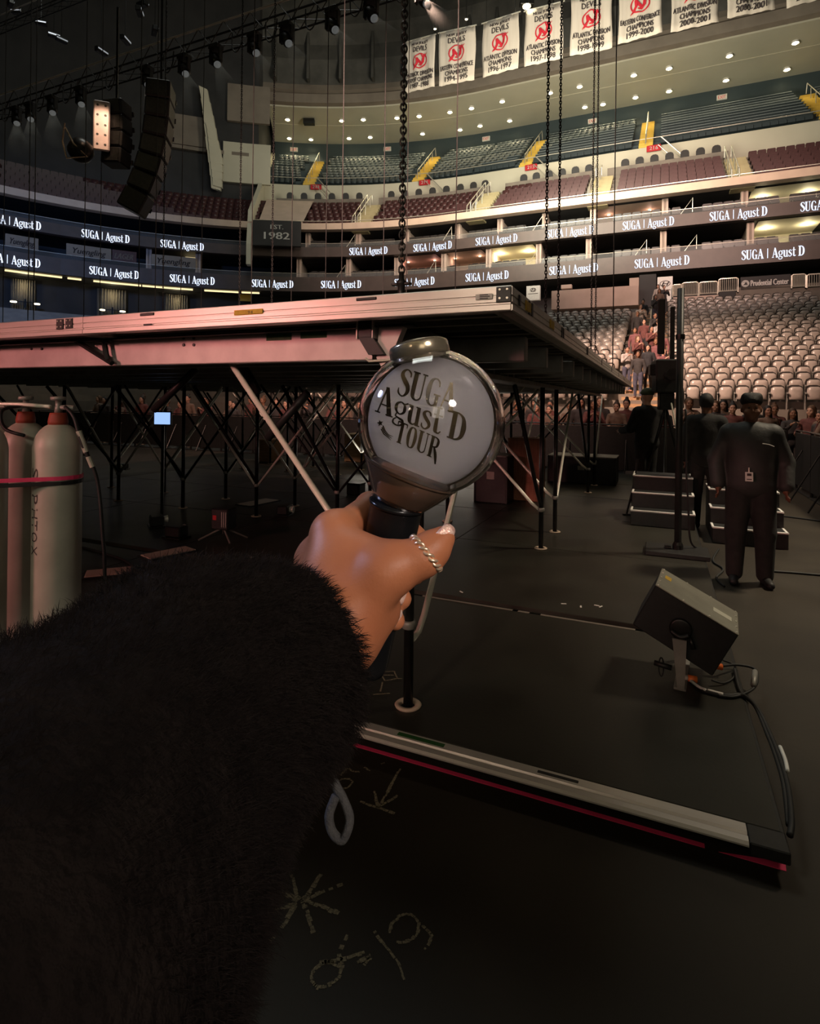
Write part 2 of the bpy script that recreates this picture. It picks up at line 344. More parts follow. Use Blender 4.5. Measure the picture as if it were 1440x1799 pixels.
# ------------------------------------------------------------------ signed-distance bodies meshed with surface nets
def sdf_mesh(prims, h, name, mats, smooth_it=1, pad=.02):
    # prims: ('c', a, b, ra, rb, k) tapered capsule | ('e', centre, radii, R3 or None, k) ellipsoid | ('-', ...) ellipsoid cut away
    lo = np.array([1e9]*3); hi = -lo; bx = []
    for p in prims:
        if p[0] == 'c':
            a, b = np.array(p[1], float), np.array(p[2], float); r = max(p[3], p[4]); l = np.minimum(a, b)-r; g = np.maximum(a, b)+r
        else:
            c = np.array(p[1], float); r = max(p[2]); l = c-r; g = c+r
        bx.append((l, g))
        if p[0] != '-': lo = np.minimum(lo, l); hi = np.maximum(hi, g)
    lo -= pad; hi += pad; n = np.ceil((hi-lo)/h).astype(int)+2
    ax = [np.float32(lo[i]+h*np.arange(n[i])) for i in range(3)]
    D = np.full(n, 1.0, np.float32)
    for p, (l, g) in zip(prims, bx):
        k = p[-1]; m = k+4*h
        i0 = np.maximum(np.floor((l-m-lo)/h).astype(int), 0); i1 = np.minimum(np.ceil((g+m-lo)/h).astype(int)+1, n)
        if np.any(i1 <= i0): continue
        sl = tuple(slice(i0[i], i1[i]) for i in range(3))
        X, Y, Z = np.meshgrid(ax[0][sl[0]], ax[1][sl[1]], ax[2][sl[2]], indexing='ij')
        if p[0] == 'c':
            a, b = np.array(p[1], float), np.array(p[2], float); d = b-a; dd = max(float(d@d), 1e-12)
            t = np.clip(((X-a[0])*d[0]+(Y-a[1])*d[1]+(Z-a[2])*d[2])/dd, 0, 1)
            v = np.sqrt((X-a[0]-t*d[0])**2+(Y-a[1]-t*d[1])**2+(Z-a[2]-t*d[2])**2)-(p[3]+t*(p[4]-p[3]))
        else:
            c, rr, R = p[1], p[2], p[3]; x, y, z = X-c[0], Y-c[1], Z-c[2]
            if R is not None:
                R = np.array(R); x, y, z = (R[0, 0]*x+R[1, 0]*y+R[2, 0]*z, R[0, 1]*x+R[1, 1]*y+R[2, 1]*z, R[0, 2]*x+R[1, 2]*y+R[2, 2]*z)
            k0 = np.sqrt((x/rr[0])**2+(y/rr[1])**2+(z/rr[2])**2); k1 = np.sqrt((x/rr[0]**2)**2+(y/rr[1]**2)**2+(z/rr[2]**2)**2)+1e-9
            v = k0*(k0-1)/k1
        cur = D[sl]
        if p[0] == '-':
            v = -v; hh = np.clip(.5-.5*(v-cur)/k, 0, 1); D[sl] = (cur*(hh)+v*(1-hh)+k*hh*(1-hh)) if k > 0 else np.maximum(cur, v)
        elif k > 0:
            hh = np.clip(.5+.5*(cur-v)/k, 0, 1); D[sl] = cur*(1-hh)+v*hh-k*hh*(1-hh)
        else: D[sl] = np.minimum(cur, v)
    return nets(D, lo, h, name, mats, smooth_it)
def nets(D, lo, h, name, mats, smooth_it=1):
    S = D < 0; nx, ny, nz = D.shape
    cnt = np.zeros((nx-1, ny-1, nz-1), np.int8)
    off = [(i, j, k) for i in (0, 1) for j in (0, 1) for k in (0, 1)]
    for i, j, k in off: cnt += S[i:nx-1+i, j:ny-1+j, k:nz-1+k]
    act = (cnt > 0) & (cnt < 8); idx = np.full(act.shape, -1, np.int64); ijk = np.argwhere(act); idx[act] = np.arange(len(ijk))
    acc = np.zeros((len(ijk), 3)); num = np.zeros(len(ijk))
    for a in off:
        for d in range(3):
            if a[d]: continue
            b = list(a); b[d] = 1
            va = D[ijk[:, 0]+a[0], ijk[:, 1]+a[1], ijk[:, 2]+a[2]]; vb = D[ijk[:, 0]+b[0], ijk[:, 1]+b[1], ijk[:, 2]+b[2]]
            m = (va < 0) != (vb < 0); t = va[m]/(va[m]-vb[m]); q = np.tile(np.array(a, float), (m.sum(), 1)); q[:, d] += t
            acc[m] += q; num[m] += 1
    V = (ijk+acc/num[:, None])*h+lo
    Q = []
    for d in range(3):
        sl0 = [slice(None)]*3; sl1 = [slice(None)]*3; sl0[d] = slice(0, -1); sl1[d] = slice(1, None)
        e = S[tuple(sl0)] != S[tuple(sl1)]; o1, o2 = [x for x in range(3) if x != d]
        P = np.argwhere(e); P = P[(P[:, o1] > 0) & (P[:, o2] > 0) & (P[:, o1] < D.shape[o1]-1) & (P[:, o2] < D.shape[o2]-1)]
        if not len(P): continue
        def c(a, b):
            q = P.copy(); q[:, o1] -= a; q[:, o2] -= b; return idx[q[:, 0], q[:, 1], q[:, 2]]
        quad = np.stack([c(1, 1), c(0, 1), c(0, 0), c(1, 0)], 1)
        flip = S[P[:, 0], P[:, 1], P[:, 2]]
        if d == 1: flip = ~flip
        quad[~flip] = quad[~flip][:, ::-1]; Q.append(quad)
    Q = np.concatenate(Q); Q = Q[(Q >= 0).all(1)]
    for _ in range(smooth_it):
        s = np.zeros_like(V); n = np.zeros(len(V))
        for a in range(4):
            for b in (1, 3): np.add.at(s, Q[:, a], V[Q[:, (a+b) % 4]]); np.add.at(n, Q[:, a], 1)
        V = .5*V+.5*s/np.maximum(n, 1)[:, None]
    return npmesh(name, V, Q, mats, True)
def npmesh(name, V, Q, mats, smooth=False):
    me = bpy.data.meshes.new(name); k = Q.shape[1]
    me.vertices.add(len(V)); me.vertices.foreach_set('co', np.ascontiguousarray(V, np.float32).ravel())
    me.loops.add(Q.size); me.loops.foreach_set('vertex_index', np.ascontiguousarray(Q, np.int32).ravel())
    me.polygons.add(len(Q)); me.polygons.foreach_set('loop_start', np.arange(0, Q.size, k, dtype=np.int32))
    try: me.polygons.foreach_set('loop_total', np.full(len(Q), k, np.int32))
    except Exception: pass
    for m in (mats if isinstance(mats, (list, tuple)) else [mats]): me.materials.append(M[m] if isinstance(m, str) else m)
    if smooth: me.polygons.foreach_set('use_smooth', np.ones(len(Q), bool))
    me.update(calc_edges=True); me.validate(); return me
def merge_copies(mb, mats4, name, mats):                            # many copies of one small shape as one mesh
    v = np.array(mb.v); f = [q if len(q) == 4 else (q[0], q[1], q[2], q[2]) for q in mb.f]
    tri = []
    for q in mb.f:
        for i in range(1, len(q)-1): tri.append((q[0], q[i], q[i+1]))
    tri = np.array(tri); vs = []; fs = []
    for i, m in enumerate(mats4):
        m = np.array(m); vs.append(v @ m[:3, :3].T+m[:3, 3]); fs.append(tri+i*len(v))
    return npmesh(name, np.concatenate(vs), np.concatenate(fs), mats)
# ------------------------------------------------------------------ the arena shell
S0, WR, WC, RB = 39.0, 24.0, -15.0, 28.0
L1 = WR-WC; L2 = L1+RB*math.pi/2; L3 = L2+20
def pos(L, d):
    if L <= L1: return WR-L, S0+d, 0.0
    if L <= L2:
        ph = (L-L1)/RB; return WC-(RB+d)*math.sin(ph), S0-RB+(RB+d)*math.cos(ph), ph
    return WC-RB-d, S0-RB-(L-L2), math.pi/2
def P3(L, d, z): w, s, ph = pos(L, d); return Vector((w, s, z))
def Ls(a, b, step=1.5):
    n = max(2, int((b-a)/step)+1); xs = list(np.linspace(a, b, n))
    return sorted(set(xs+[x for x in (L1,) if a < x < b]))
def sweep(prof, a, b, mb=None, step=1.5, close=False):
    mb = mb or MB(); ls = Ls(a, b, step); k = len(prof)
    vs = [P3(L, d, z) for L in ls for d, z in prof]; fs = []
    for i in range(len(ls)-1):
        for j in range(k if close else k-1):
            j2 = (j+1) % k; fs.append((i*k+j, (i+1)*k+j, (i+1)*k+j2, i*k+j2))
    if close: fs.append(tuple(range(k))); fs.append(tuple((len(ls)-1)*k+j for j in reversed(range(k))))
    return mb.add(vs, fs)
def L_at_px(px, d, z=14.0):                                         # where a column of the photo meets the ring
    best = None
    for L in np.linspace(0, L3, 1200):
        w, s, ph = pos(L, d); p = A(w, s, z)
        if p.y < 5: continue
        e = abs(proj(p)[0]-px)
        if best is None or e < best[0]: best = (e, L)
    return best[1]
LEND = L_at_px(474, 13, 26)
def ringM(L, d, z): w, s, ph = pos(L, d); return T(w, s, z) @ Matrix.Rotation(ph, 4, 'Z')
def place_ring(o, L, d, z):
    w, s, ph = pos(L, d); o.location = A(w, s, z); o.rotation_euler = (0, 0, -TH+ph); return o

mb = MB().box(-60, 40, -25, 60, -.3, 0); floor = struct('floor', mb, 'floor')
# lower bowl: stepped concrete
NR, ST, SZ = 24, .70, .245; RS0, RZ0 = 18.5, 1.52
prof = [(-20.9, 0.0), (-20.9, RZ0)]
for i in range(NR): prof += [(RS0-ST/2+ST*i-S0, RZ0+SZ*i), (RS0+ST/2+ST*i-S0, RZ0+SZ*i)]
prof += [(3.2, RZ0+SZ*(NR-1)+.05)]
struct('wall_lower_bowl', sweep(prof, 0, L2, step=2.5), 'concrete')
ZC = RZ0+SZ*(NR-1)+.05                                              # concourse level
struct('wall_concourse', sweep([(3.0, ZC-3), (3.0, 10.6), (0, 10.5)], 0, L3), 'dark')
# suites: floors, back walls, ceilings
mb = sweep([(.35, 11.3), (4.5, 11.3), (4.5, 13.4), (.2, 13.4)], 0, L3); struct('wall_suite_lower', mb, 'dark')
mb = sweep([(.35, 13.9), (4.5, 13.9), (4.5, 15.5), (-.4, 15.5)], 0, L3); struct('wall_suite_upper', mb, 'dark')
# club ledge and club tier steps
struct('trim_1', sweep([(-.6, 15.42), (-.6, 15.92), (-.3, 15.98), (.1, 15.98), (.1, 15.42)], 0, L3, close=True), 'ledge')
prof = [(.1, 15.6)]
for i in range(6): prof += [(.1+.83*i, 15.6+.6*i), (.93+.83*i, 15.6+.6*i)]
prof += [(5.08, 19.2), (8.0, 19.2)]
struct('wall_club_tier', sweep(prof, 0, L2), 'concrete')
prof = [(8.0, 19.2), (8.0, 22.25)]; struct('wall_vomitory', sweep(prof, 0, LEND), 'cream')
prof = [(8.0, 22.3)]
for i in range(10): prof += [(8.0+.85*i, 22.3+.6*i), (8.85+.85*i, 22.3+.6*i)]
prof += [(17.5, 27.7)]
struct('wall_upper_tier', sweep(prof, 0, LEND), 'slate')
struct('wall_upper_back', sweep([(17.5, 27.7), (17.5, 30.5)], 0, LEND), 'slate')
struct('ceiling_soffit', sweep([(9.7, 30.75), (9.7, 30.5), (13.2, 30.5), (13.2, 30.46), (13.35, 30.46), (13.35, 30.5), (17.5, 30.5)], 0, LEND), 'cream')
struct('trim_2', sweep([(9.9, 30.6), (9.2, 30.75), (9.0, 31.5), (9.4, 31.7), (9.0, 31.9), (9.2, 32.6)], 0, LEND+6), 'tan')
struct('wall_roof_band', sweep([(9.2, 32.4), (8.4, 34.5), (8.6, 36), (7.8, 37.5), (8.0, 41)], 0, L3), 'roof')
struct('ceiling', MB().box(-60, 40, -20, 62, 40, 40.4), 'roof')
for k in range(26):                                                 # ribs of the roof band, each a piece of its own
    L = 6+2.4*k; o = MB().box(-.12, .12, -.9, -.1, 32.5, 40).build('roof_rib', 'roof'); place_ring(o, L, 9.0, 0)
    tag(o, kind='structure'); o.name = 'trim_%d' % (20+k)
# side walls around, behind the camera and to the right (dark, unlit part of the hall)
struct('wall_right', MB().box(24, 24.3, -25, 62, 0, 40), 'dark')
struct('wall_rear', MB().box(-60, 40, -25.3, -25, 0, 40), 'dark')
struct('wall_left', MB().box(-60.3, -60, -25, 62, 0, 40), 'dark')
# end of the upper tier: cream flank wall, then tan panel walls up to the roof on the left
mb = MB(); pr = [(-.4, 15.5), (.2, 16.7), (5.0, 20.2), (8.0, 22.9), (17.5, 28.6), (17.5, 30.5), (13, 30.5), (9.7, 29.2), (8.5, 24.0), (6.2, 20.9), (.4, 15.6)]
w0, s0, ph = pos(LEND, 0)
mb.prism([(d, z) for d, z in [(-1.1, 12.4), (-1.1, 14.0), (-.3, 16.9), (5.2, 20.8), (8.2, 23.7), (17.6, 29.3), (17.6, 22), (8.2, 19), (.9, 15.5), (-.3, 12.4)]], .35, T(w0, s0, 0) @ Matrix.Rotation(ph+math.pi/2, 4, 'Z'))
struct('wall_tier_end', mb, 'cream')
mb = MB(); mb.prism([(6.2, 18.5), (18, 18.5), (18, 40), (6.2, 40)], .3, T(w0, s0, 0) @ Matrix.Rotation(ph+math.pi/2, 4, 'Z') @ T(0, .4, 0)); struct('wall_tier_flank', mb, 'dark')
struct('wall_left_panels', sweep([(6.2, 18.5), (6.2, 40)], LEND+.4, L3), 'dark')
for (x0, x1, y0, y1, m, nm) in [(296, 372, 204, 256, 'tan', 'wall_panel_tan'), (392, 474, 252, 322, 'cream', 'wall_panel_cream'), (300, 440, 262, 268, 'tan', 'trim_3'), (398, 472, 150, 215, 'tan', 'wall_panel_upper')]:
    La, Lb = L_at_px(x1, 5.9, 22), L_at_px(x0, 5.9, 22)
    w, s, ph = pos((La+Lb)/2, 5.9); Y = A(w, s).y
    z0, z1 = CH+ray(0.5*(x0+x1), y1)[1]*Y, CH+ray(.5*(x0+x1), y0)[1]*Y
    struct(nm, sweep([(6.2, z0), (5.9, z0), (5.9, z1), (6.2, z1)], La, Lb), m)
for k, (px, py0, py1, bend) in enumerate([(372, 150, 330, 14), (384, 215, 325, 8)]):   # curved pale fins
    fin = MB(); Y = 50.0; pts = []
    for t in np.linspace(0, 1, 9): pts.append((px-18+bend*1.6*t+4*math.sin(t*3), py0+(py1-py0)*t))
    for i in range(8):
        a, b = W(*pts[i], Y), W(*pts[i+1], Y); wd = .45-.2*abs(i/4-1)
        fin.add([a+Vector((-wd, 0, 0)), a+Vector((wd, .6, 0)), b+Vector((wd, .6, 0)), b+Vector((-wd, 0, 0)), a+Vector((-wd, .3, 0)), a+Vector((wd, .9, 0)), b+Vector((wd, .9, 0)), b+Vector((-wd, .3, 0))],
                [(0, 1, 2, 3), (7, 6, 5, 4), (0, 3, 7, 4), (1, 5, 6, 2)])
    o = fin.build('acoustic_fin', 'cream'); tag(o, ['tall pale curved fin hanging beside the dark upper seats', 'shorter pale curved fin, right of the taller hanging fin'][k], 'fin', 'curved wall fins')

# lamps and a lit fascia on the stand behind the camera (seen only as glints in the globe)
rl = MB()
for k in range(26): rl.lathe([(.02, 0), (.22, -.05), (.22, .05)], 8, T(-26+2.0*k, -24.7, 17.5+1.6*math.sin(k*.12)) @ rotM('X', -90))
for k in range(14): rl.lathe([(.02, 0), (.22, -.05), (.22, .05)], 8, T(-24+3.6*k, -24.7, 21.0) @ rotM('X', -90))
struct('trim_4', rl, 'lamp'); struct('trim_5', MB().box(-28, 23, -24.95, -24.8, 12.2, 12.7), 'strip')
# ribbon boards with lettering
def ribbon_board(z0, z1, label, pxs, hgt, wid, zt):
    b = tag(place(sweep([(.35, z0-.05), (0, z0), (0, z1), (.35, z1), (.35, z0)], 0, L3).build('led_ribbon_board', 'fascia'), 0, 0), label, 'ribbon board')
    for px in pxs:
        L = L_at_px(px, 0, zt); w, s, ph = pos(L, -.02)
        m = MB(); put_serif(m, 'SUGA | Agust D', wid, hgt, lambda x, z, l: P3(L-x, -.03-l*3, zt+z)-Vector((w, s, zt)))
        o = m.build('lettering', 'led', b); o.location = (w, s, zt)
    return b
ribbon_board(10.55, 11.72, 'lower dark ribbon board with glowing letters, ringing the arena', [22, 201, 339, 479, 600, 728, 855, 1007, 1163, 1357], .60, 3.35, 11.12)
ribbon_board(13.38, 14.16, 'upper dark ribbon board with glowing letters, ringing the arena', [25, 187, 321, 647, 759, 871, 1001, 1138, 1297, 1462], .58, 3.2, 13.77)
# suite fronts: columns, glass, rails, dividers
cols_px_low = [262, 348, 525, 612, 695, 778, 856, 945, 1033, 1165, 1318]; cols_px_up = [540, 628, 712, 803, 877, 957, 1040, 1168, 1308]
k = 40
for pxs, z0, z1 in ((cols_px_low, 11.3, 13.42), (cols_px_up, 13.9, 15.5)):
    for px in pxs:
        L = L_at_px(px, .5, z0+.8); o = MB().bbox(-.2, .2, 0, .5, z0, z1, .02).build('trim_%d' % k, 'concrete_l'); k += 1
        tag(place_ring(o, L, .6, 0), kind='structure')
        q = MB().box(-.08, .08, 0, 3.9, z0, z1).build('wall_suite_divider', 'concrete_l'); tag(place_ring(q, L, .6, 0), kind='structure')
for z, nm in ((11.72, 'lower'), (14.16, 'upper')):
    m = sweep([(.12, z), (.12, z+.33), (.15, z+.33), (.15, z)], 0, L3)
    g = tag(place(m.build('glass_balustrade', 'glassp'), 0, 0), 'clear glass balustrade along the %s suite level' % nm, 'balustrade')
    ls = Ls(0, L3, 1.0); MB().tube([P3(L, .13, z+.34) for L in ls], .022, 5).build('top_rail', 'rail', g)
# lit suites (rooms with lamps on)
def lit_suite(px0, px1, z0, z1, wall, lamp_e, col, lab):
    La, Lb = L_at_px(px1, 2, z0), L_at_px(px0, 2, z0)
    m = sweep([(4.4, z0), (4.4, z1-.02), (.7, z1-.02)], La+.1, Lb-.1)
    o = struct('wall_suite_room', m, wall)
    L = (La+Lb)/2; w, s, ph = pos(L, 2.4); p = A(w, s, z1-.35)
    for q in (-.3, .3):
        a = pos(L+(Lb-La)*q, 2.4); lo = light('suite_lamp', 'POINT', A(a[0], a[1], z1-.3), None, lamp_e, col, .12)
        r = MB().lathe([(.10, -.04), (.10, 0)], 10).build('suite_ceiling_lamp', 'warmwin'); r.location = A(a[0], a[1], z1-.05)
        tag(r, 'small ceiling lamp in the %s lit suite, %s one' % (lab, 'left' if q > 0 else 'right'), 'lamp', 'suite ceiling lamps')
lit_suite(858, 943, 11.35, 13.38, 'cream', 90, (1, .80, .42), 'bright yellow lower')
lit_suite(782, 854, 11.35, 13.38, 'ledge', 10, (1, .6, .42), 'dim lower')
lit_suite(699, 776, 11.35, 13.38, 'ledge', 9, (1, .45, .38), 'reddish lower')
lit_suite(1322, 1445, 11.35, 13.38, 'cream', 70, (1, .84, .5), 'far right lower')
lit_suite(1312, 1450, 13.95, 15.48, 'cream', 60, (1, .84, .5), 'far right upper')
lit_suite(1044, 1164, 13.95, 15.48, 'ledge', 12, (1, .6, .45), 'dim upper')

# downlights in the soffit
LAMPS = [(505, 210), (600, 212), (638, 210), (697, 207), (736, 204), (790, 197), (828, 190), (882, 178), (966, 163), (1018, 152), (1113, 132), (1175, 120), (1281, 98), (1397, 75),
         (508, 243), (546, 245), (613, 243), (650, 241), (742, 235), (808, 228), (843, 221), (895, 212), (1027, 188), (1059, 183), (1116, 171), (1175, 160), (1275, 141), (1382, 122)]
lm = MB().lathe([(.05, .0), (.22, .0), (.26, -.05), (.26, .12), (.05, .12)], 16).mesh('housing', 'white', False)
ln = MB().lathe([(.02, -.14), (.12, -.11), (.19, -.03), (.19, .02)], 12).mesh('lens', 'lamp', True)
for i, (px, py) in enumerate(LAMPS):
    Y = (30.38-CH)/ray(px, py)[1]; p = W(px, py, Y)
    t = thing('downlight', 'bright warm downlight in the %s row of the cream soffit, %s from its left end' % ('upper' if i < 14 else 'lower', ordinal(i if i < 14 else i-14)), 'light', p, 0, 'soffit downlights')
    link('housing', lm, t); link('lens', ln, t)
    light('downlight_lamp', 'SPOT', p+Vector((0, 0, -.2)), p+Vector((0, 0, -5)), 420, (1, .84, .50), .16, angle=118, blend=.8)
o = MB().box(-.55, .55, -.3, .3, -.5, .0).build('soffit_fixture', 'black'); o.location = W(543, 210, (30.4-CH)/ray(543, 210)[1])
tag(o, 'square black fixture set in the cream soffit between downlights', 'fixture')
# exit signs on the slate wall
for i, (px, py) in enumerate([(517, 263), (681, 262), (853, 244), (1040, 213), (1268, 171)]):
    L = L_at_px(px, 17.4, 29.5); w, s, ph = pos(L, 17.4); z = CH+ray(px, py)[1]*A(w, s).y
    t = thing('exit_sign', 'small red lit exit sign on the slate wall, %s from the left' % ordinal(i), 'sign', group='exit signs')
    place_ring(t, L, 17.4, z); MB().bbox(-.42, .42, -.08, .1, -.24, .24, .02).build('sign_body', 'white', t)
    m = MB(); put_text(m, 'EXIT', .62, .3, lambda x, z: (x, -.085, z), .01); m.build('lettering', 'exit', t)

# ------------------------------------------------------------------ seats
OUT = [(-.235, .40), (.235, .40), (.24, .70), (.205, .82), (.11, .87), (-.11, .87), (-.205, .82), (-.24, .70)]
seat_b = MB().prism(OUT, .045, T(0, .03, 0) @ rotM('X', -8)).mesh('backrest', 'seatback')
def pan_shape(sc=1.0):
    m = MB(); o = [(-.20, .34), (.20, .34), (.215, .56), (.20, .73), (.12, .79), (-.12, .79), (-.20, .73), (-.215, .56)]; n = 8; rings = []
    for k, y in ((1.0, .02), (1.0, -.045), (.86, -.085), (.5, -.11)): rings += [(x*k, y-.02, .56+(z-.56)*k) for x, z in o]
    fs = [tuple(range(24, 32))]+[(r*n+i, r*n+(i+1) % n, (r+1)*n+(i+1) % n, (r+1)*n+i) for r in range(3) for i in range(n)]
    return m.add(rings, fs)
K88 = Matrix.Scale(.88, 4)
def shrink(me): me.transform(K88); return me
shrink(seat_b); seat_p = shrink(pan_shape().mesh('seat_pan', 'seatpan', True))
seat_a = shrink(MB().box(-.285, -.245, -.20, .06, .54, .60).box(-.28, -.25, -.03, .06, .0, .54).mesh('armrest', 'alu_d'))
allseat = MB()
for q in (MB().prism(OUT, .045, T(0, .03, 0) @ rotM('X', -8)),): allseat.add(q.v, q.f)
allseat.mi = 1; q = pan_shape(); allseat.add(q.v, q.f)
cand = []; AISLES = [-8.6, .05, 9.0]
for i in range(NR):
    s = RS0+ST*i; z = RZ0+SZ*i; w = -14.5+.13*(i % 2)
    while w < 14.5:
        if all(abs(w-a) > .95 for a in AISLES) and not (i >= NR-3 and -8 < w < -1.2):
            p = A(w, s, z+.6); x, y = proj(p); vis = -15 < x < 1455 and (x > 1095 or y < 500+.9*(x-930)) and y < 735
            cand.append((not vis, p.y, w, s, z, i, int(abs(w-AISLES[1])/.47)-2))
        w += .47
cand.sort(); rest = []
for n, (hid, Y, w, s, z, i, sn) in enumerate(cand):
    if n < 300 and not hid:
        side = 'left' if w < AISLES[1] else 'right'
        t = athing('folding_seat', 'grey folding seat, %s row from the floor, %s seat %s of the aisle' % (ordinal(i), ordinal(sn), side), 'seat', w, s, z, group='grey lower bowl seats')
        link('backrest', seat_b, t); link('seat_pan', seat_p, t)
        link('armrest', seat_a, t)
    else: rest.append(T(w, s, z) @ K88)
if rest:
    me = merge_copies(allseat, rest, 'lower_bowl_seating', ['seatback', 'seatpan'])
    nt = sum(len(f)-2 for f in allseat.f); mi = []
    for f, q in zip(allseat.f, allseat.m): mi += [q]*(len(f)-2)
    me.polygons.foreach_set('material_index', np.tile(mi, len(rest)).astype(np.int32))
    o = link('lower_bowl_seating', me); tag(place(o, 0, 0), 'remaining rows of empty grey seats higher up the lower bowl', 'seating', kind='stuff')
# club and upper tier seats
def simple_seat():
    m = MB().prism([(-.265, .38), (.265, .38), (.265, .82), (.22, .90), (-.22, .90), (-.265, .82)], .07, T(0, .05, 0)); m.box(-.25, .25, -.34, .05, .34, .46); return m
def up_seat():
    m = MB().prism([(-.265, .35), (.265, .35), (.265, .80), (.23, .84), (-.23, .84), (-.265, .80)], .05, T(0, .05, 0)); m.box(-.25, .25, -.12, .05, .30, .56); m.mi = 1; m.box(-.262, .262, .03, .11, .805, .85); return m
def tier(name, shape, m, rows, d0, dstep, z0, zstep, a, b, aisles, half, label, glabel, cat, sp=.56, nind=300):
    me = shape().mesh(name, m); cs = []
    for i in range(rows):
        d, z = d0+dstep*i, z0+zstep*i; L = a; cnt = {}
        while L < b:
            if all(abs(L-x) > half for x in aisles) and not (name == 'club_seat' and GAP[0] < L < GAP[1]):
                w, s, ph = pos(L, d); p = A(w, s, z+.5); x, y = proj(p); ok = p.y > 5 and -5 < x < 1445 and y > 0
                sec = sum(1 for x in aisles if x > L); cnt[sec] = cnt.get(sec, 0)+1
                cs.append((not ok, p.y, L, d, z, i, sec, cnt[sec]))
            L += sp*(1.0 if L < L1 else RB/(RB+d))
    cs.sort(); rest = []
    for n, (hid, Y, L, d, z, i, sec, sn) in enumerate(cs):
        if n < nind and not hid:
            o = link(name, me); place_ring(o, L, d, z); tag(o, label % (ordinal(i), ordinal(sec), ordinal(sn-1)), cat, glabel)
        else: rest.append(ringM(L, d, z))
    if rest:
        sh = shape(); me2 = merge_copies(sh, rest, name+'_block', m)
        mi = [q for f, q in zip(sh.f, sh.m) for _ in range(len(f)-2)]; me2.polygons.foreach_set('material_index', np.tile(mi, len(rest)).astype(np.int32))
        o = link(name+'_block', me2); tag(place(o, 0, 0), 'further rows of '+glabel, 'seating', kind='stuff')
GAP = (L_at_px(540, 2.5, 17.5), L_at_px(462, 2.5, 17.5))
struct('wall_pale_ramp', sweep([(.15, 15.8), (.15, 16.2), (5.2, 19.75), (5.4, 19.4)], GAP[0], GAP[1]), 'concrete_l')
CLUB_A = [L_at_px(px, 2.5, 17.5) for px in (645, 850, 1055, 1298)]
UP_A = [L_at_px(px, 12.5, 25) for px in (553, 752, 941, 1137, 1432)]
tier('club_seat', simple_seat, 'clubseat', 6, .62, .83, 15.6, .6, 1, L1+RB*math.radians(70), CLUB_A, .9, 'maroon club seat, %s row above ledge, %s block from left, %s from its right', 'maroon club seats', 'seat')
tier('balcony_seat', up_seat, ['upseat', 'uphighlight'], 10, 8.5, .85, 22.3, .6, 1, LEND-.3, UP_A, .85, 'dark slate top tier seat, %s row, %s block from left, %s from its right', 'slate upper tier seats', 'seat', sp=.535)
# parapet between the vomitories, with a row of tall chair backs behind it
for i, (x0, x1) in enumerate([(486, 645), (665, 862), (888, 1048), (1068, 1278), (1308, 1460)]):
    La, Lb = L_at_px(x1, 5.6, 20), L_at_px(x0, 5.6, 20)
    if i < 4: struct('wall_parapet', sweep([(5.4, 19.0), (5.4, 20.0), (5.65, 20.0), (5.65, 19.0)], La, Lb), 'concrete')
    L = La+.7; sn = 0
    ch = MB().prism([(-.30, .02), (.30, .02), (.30, 1.42), (.24, 1.58), (.10, 1.66), (-.10, 1.66), (-.24, 1.58), (-.30, 1.42)], .1).mesh('lounge_chair', 'suiteseat')
    while L < Lb-.5 and i < 4:
        o = link('lounge_chair', ch); place_ring(o, L, 6.2, 19.2); sn += 1; tag(o, 'dark high-backed chair behind the %s grey parapet from the left, %s from its right' % (ordinal(i), ordinal(sn-1)), 'chair', 'chairs behind the parapets'); L += 1.05
# aisle stairs
def aisle(name, L, d0, dstep, z0, zstep, n, width, m, label, group, rails):
    t = thing(name, label, 'stairs', group=group); place_ring(t, L, d0, z0)
    st = MB().box(-width/2, width/2, 0, dstep+.02, -.25, .12); sm = st.mesh('step', m); hs = MB().box(-width/2, width/2, 0, dstep/2, -.2, .12).mesh('half_step', m)
    for i in range(n):
        o = link('step', sm, t); o.location = (0, dstep*i+dstep*.35, zstep*i+zstep*.5+.05); o = link('step', sm, t); o.location = (0, dstep*i-.08, zstep*i+.02)
    for x in rails:
        m2 = MB(); m2.tube([(x, -.2, .2), (x, .0, 1.05), (x, dstep*n*.95, zstep*n+.9), (x, dstep*n, zstep*n+.2)], .04, 6)
        for i in range(1, n, 2): m2.tube([(x, dstep*i, zstep*i), (x, dstep*i, zstep*i+1.05)], .03, 5)
        m2.build('handrail', 'rail', t)
    return t
for i, L in enumerate(CLUB_A): aisle('aisle_stairs', L, .1, .83, 15.6, .6, 6, 1.35, 'stairc', 'drab aisle stairs with pale handrails through the maroon club seats, %s from the left' % ordinal(i), 'club tier stairs', (-.62, -.2))
for i, L in enumerate(UP_A):
    aisle('aisle_stairs', L, 8.1, .85, 22.3, .6, 9, 1.05, 'stairy', 'bright yellow stairs through the slate upper seats, %s from the left' % ordinal(i), 'upper tier stairs', (.0,))
    t = thing('section_sign', 'red section number sign below the %s yellow stairs from the left' % ordinal(i), 'sign', group='section signs'); place_ring(t, L-.6, 7.7, 22.0)
    MB().bbox(-.52, .52, 0, .12, -.24, .24, .02).build('sign_panel', 'red', t)
    m = MB(); put_text(m, ['213', '214', '215', '216', '217'][i], .62, .28, lambda x, z: (x, -.01, z), .006); m.build('lettering', 'white', t)
    r = tag(place_ring(MB().tube([(-3.2, 0, 20.2), (-1.0, .1, 22.6)], .05, 6).tube([(-3.0, 0, 19.6), (-.8, .1, 22.0)], .035, 6).tube([(-3.1, 0, 19.3), (-3.1, 0, 20.3)], .04, 6).build('stair_railing', 'rail'), L, 7.6, 0),
            'slanting pale railing right of the %s yellow stairs from the left' % ordinal(i), 'railing', 'vomitory railings')
    r.rotation_euler = (0, 0, r.rotation_euler[2]+math.pi); r.location = r.location+Vector((0, -.3, 0))
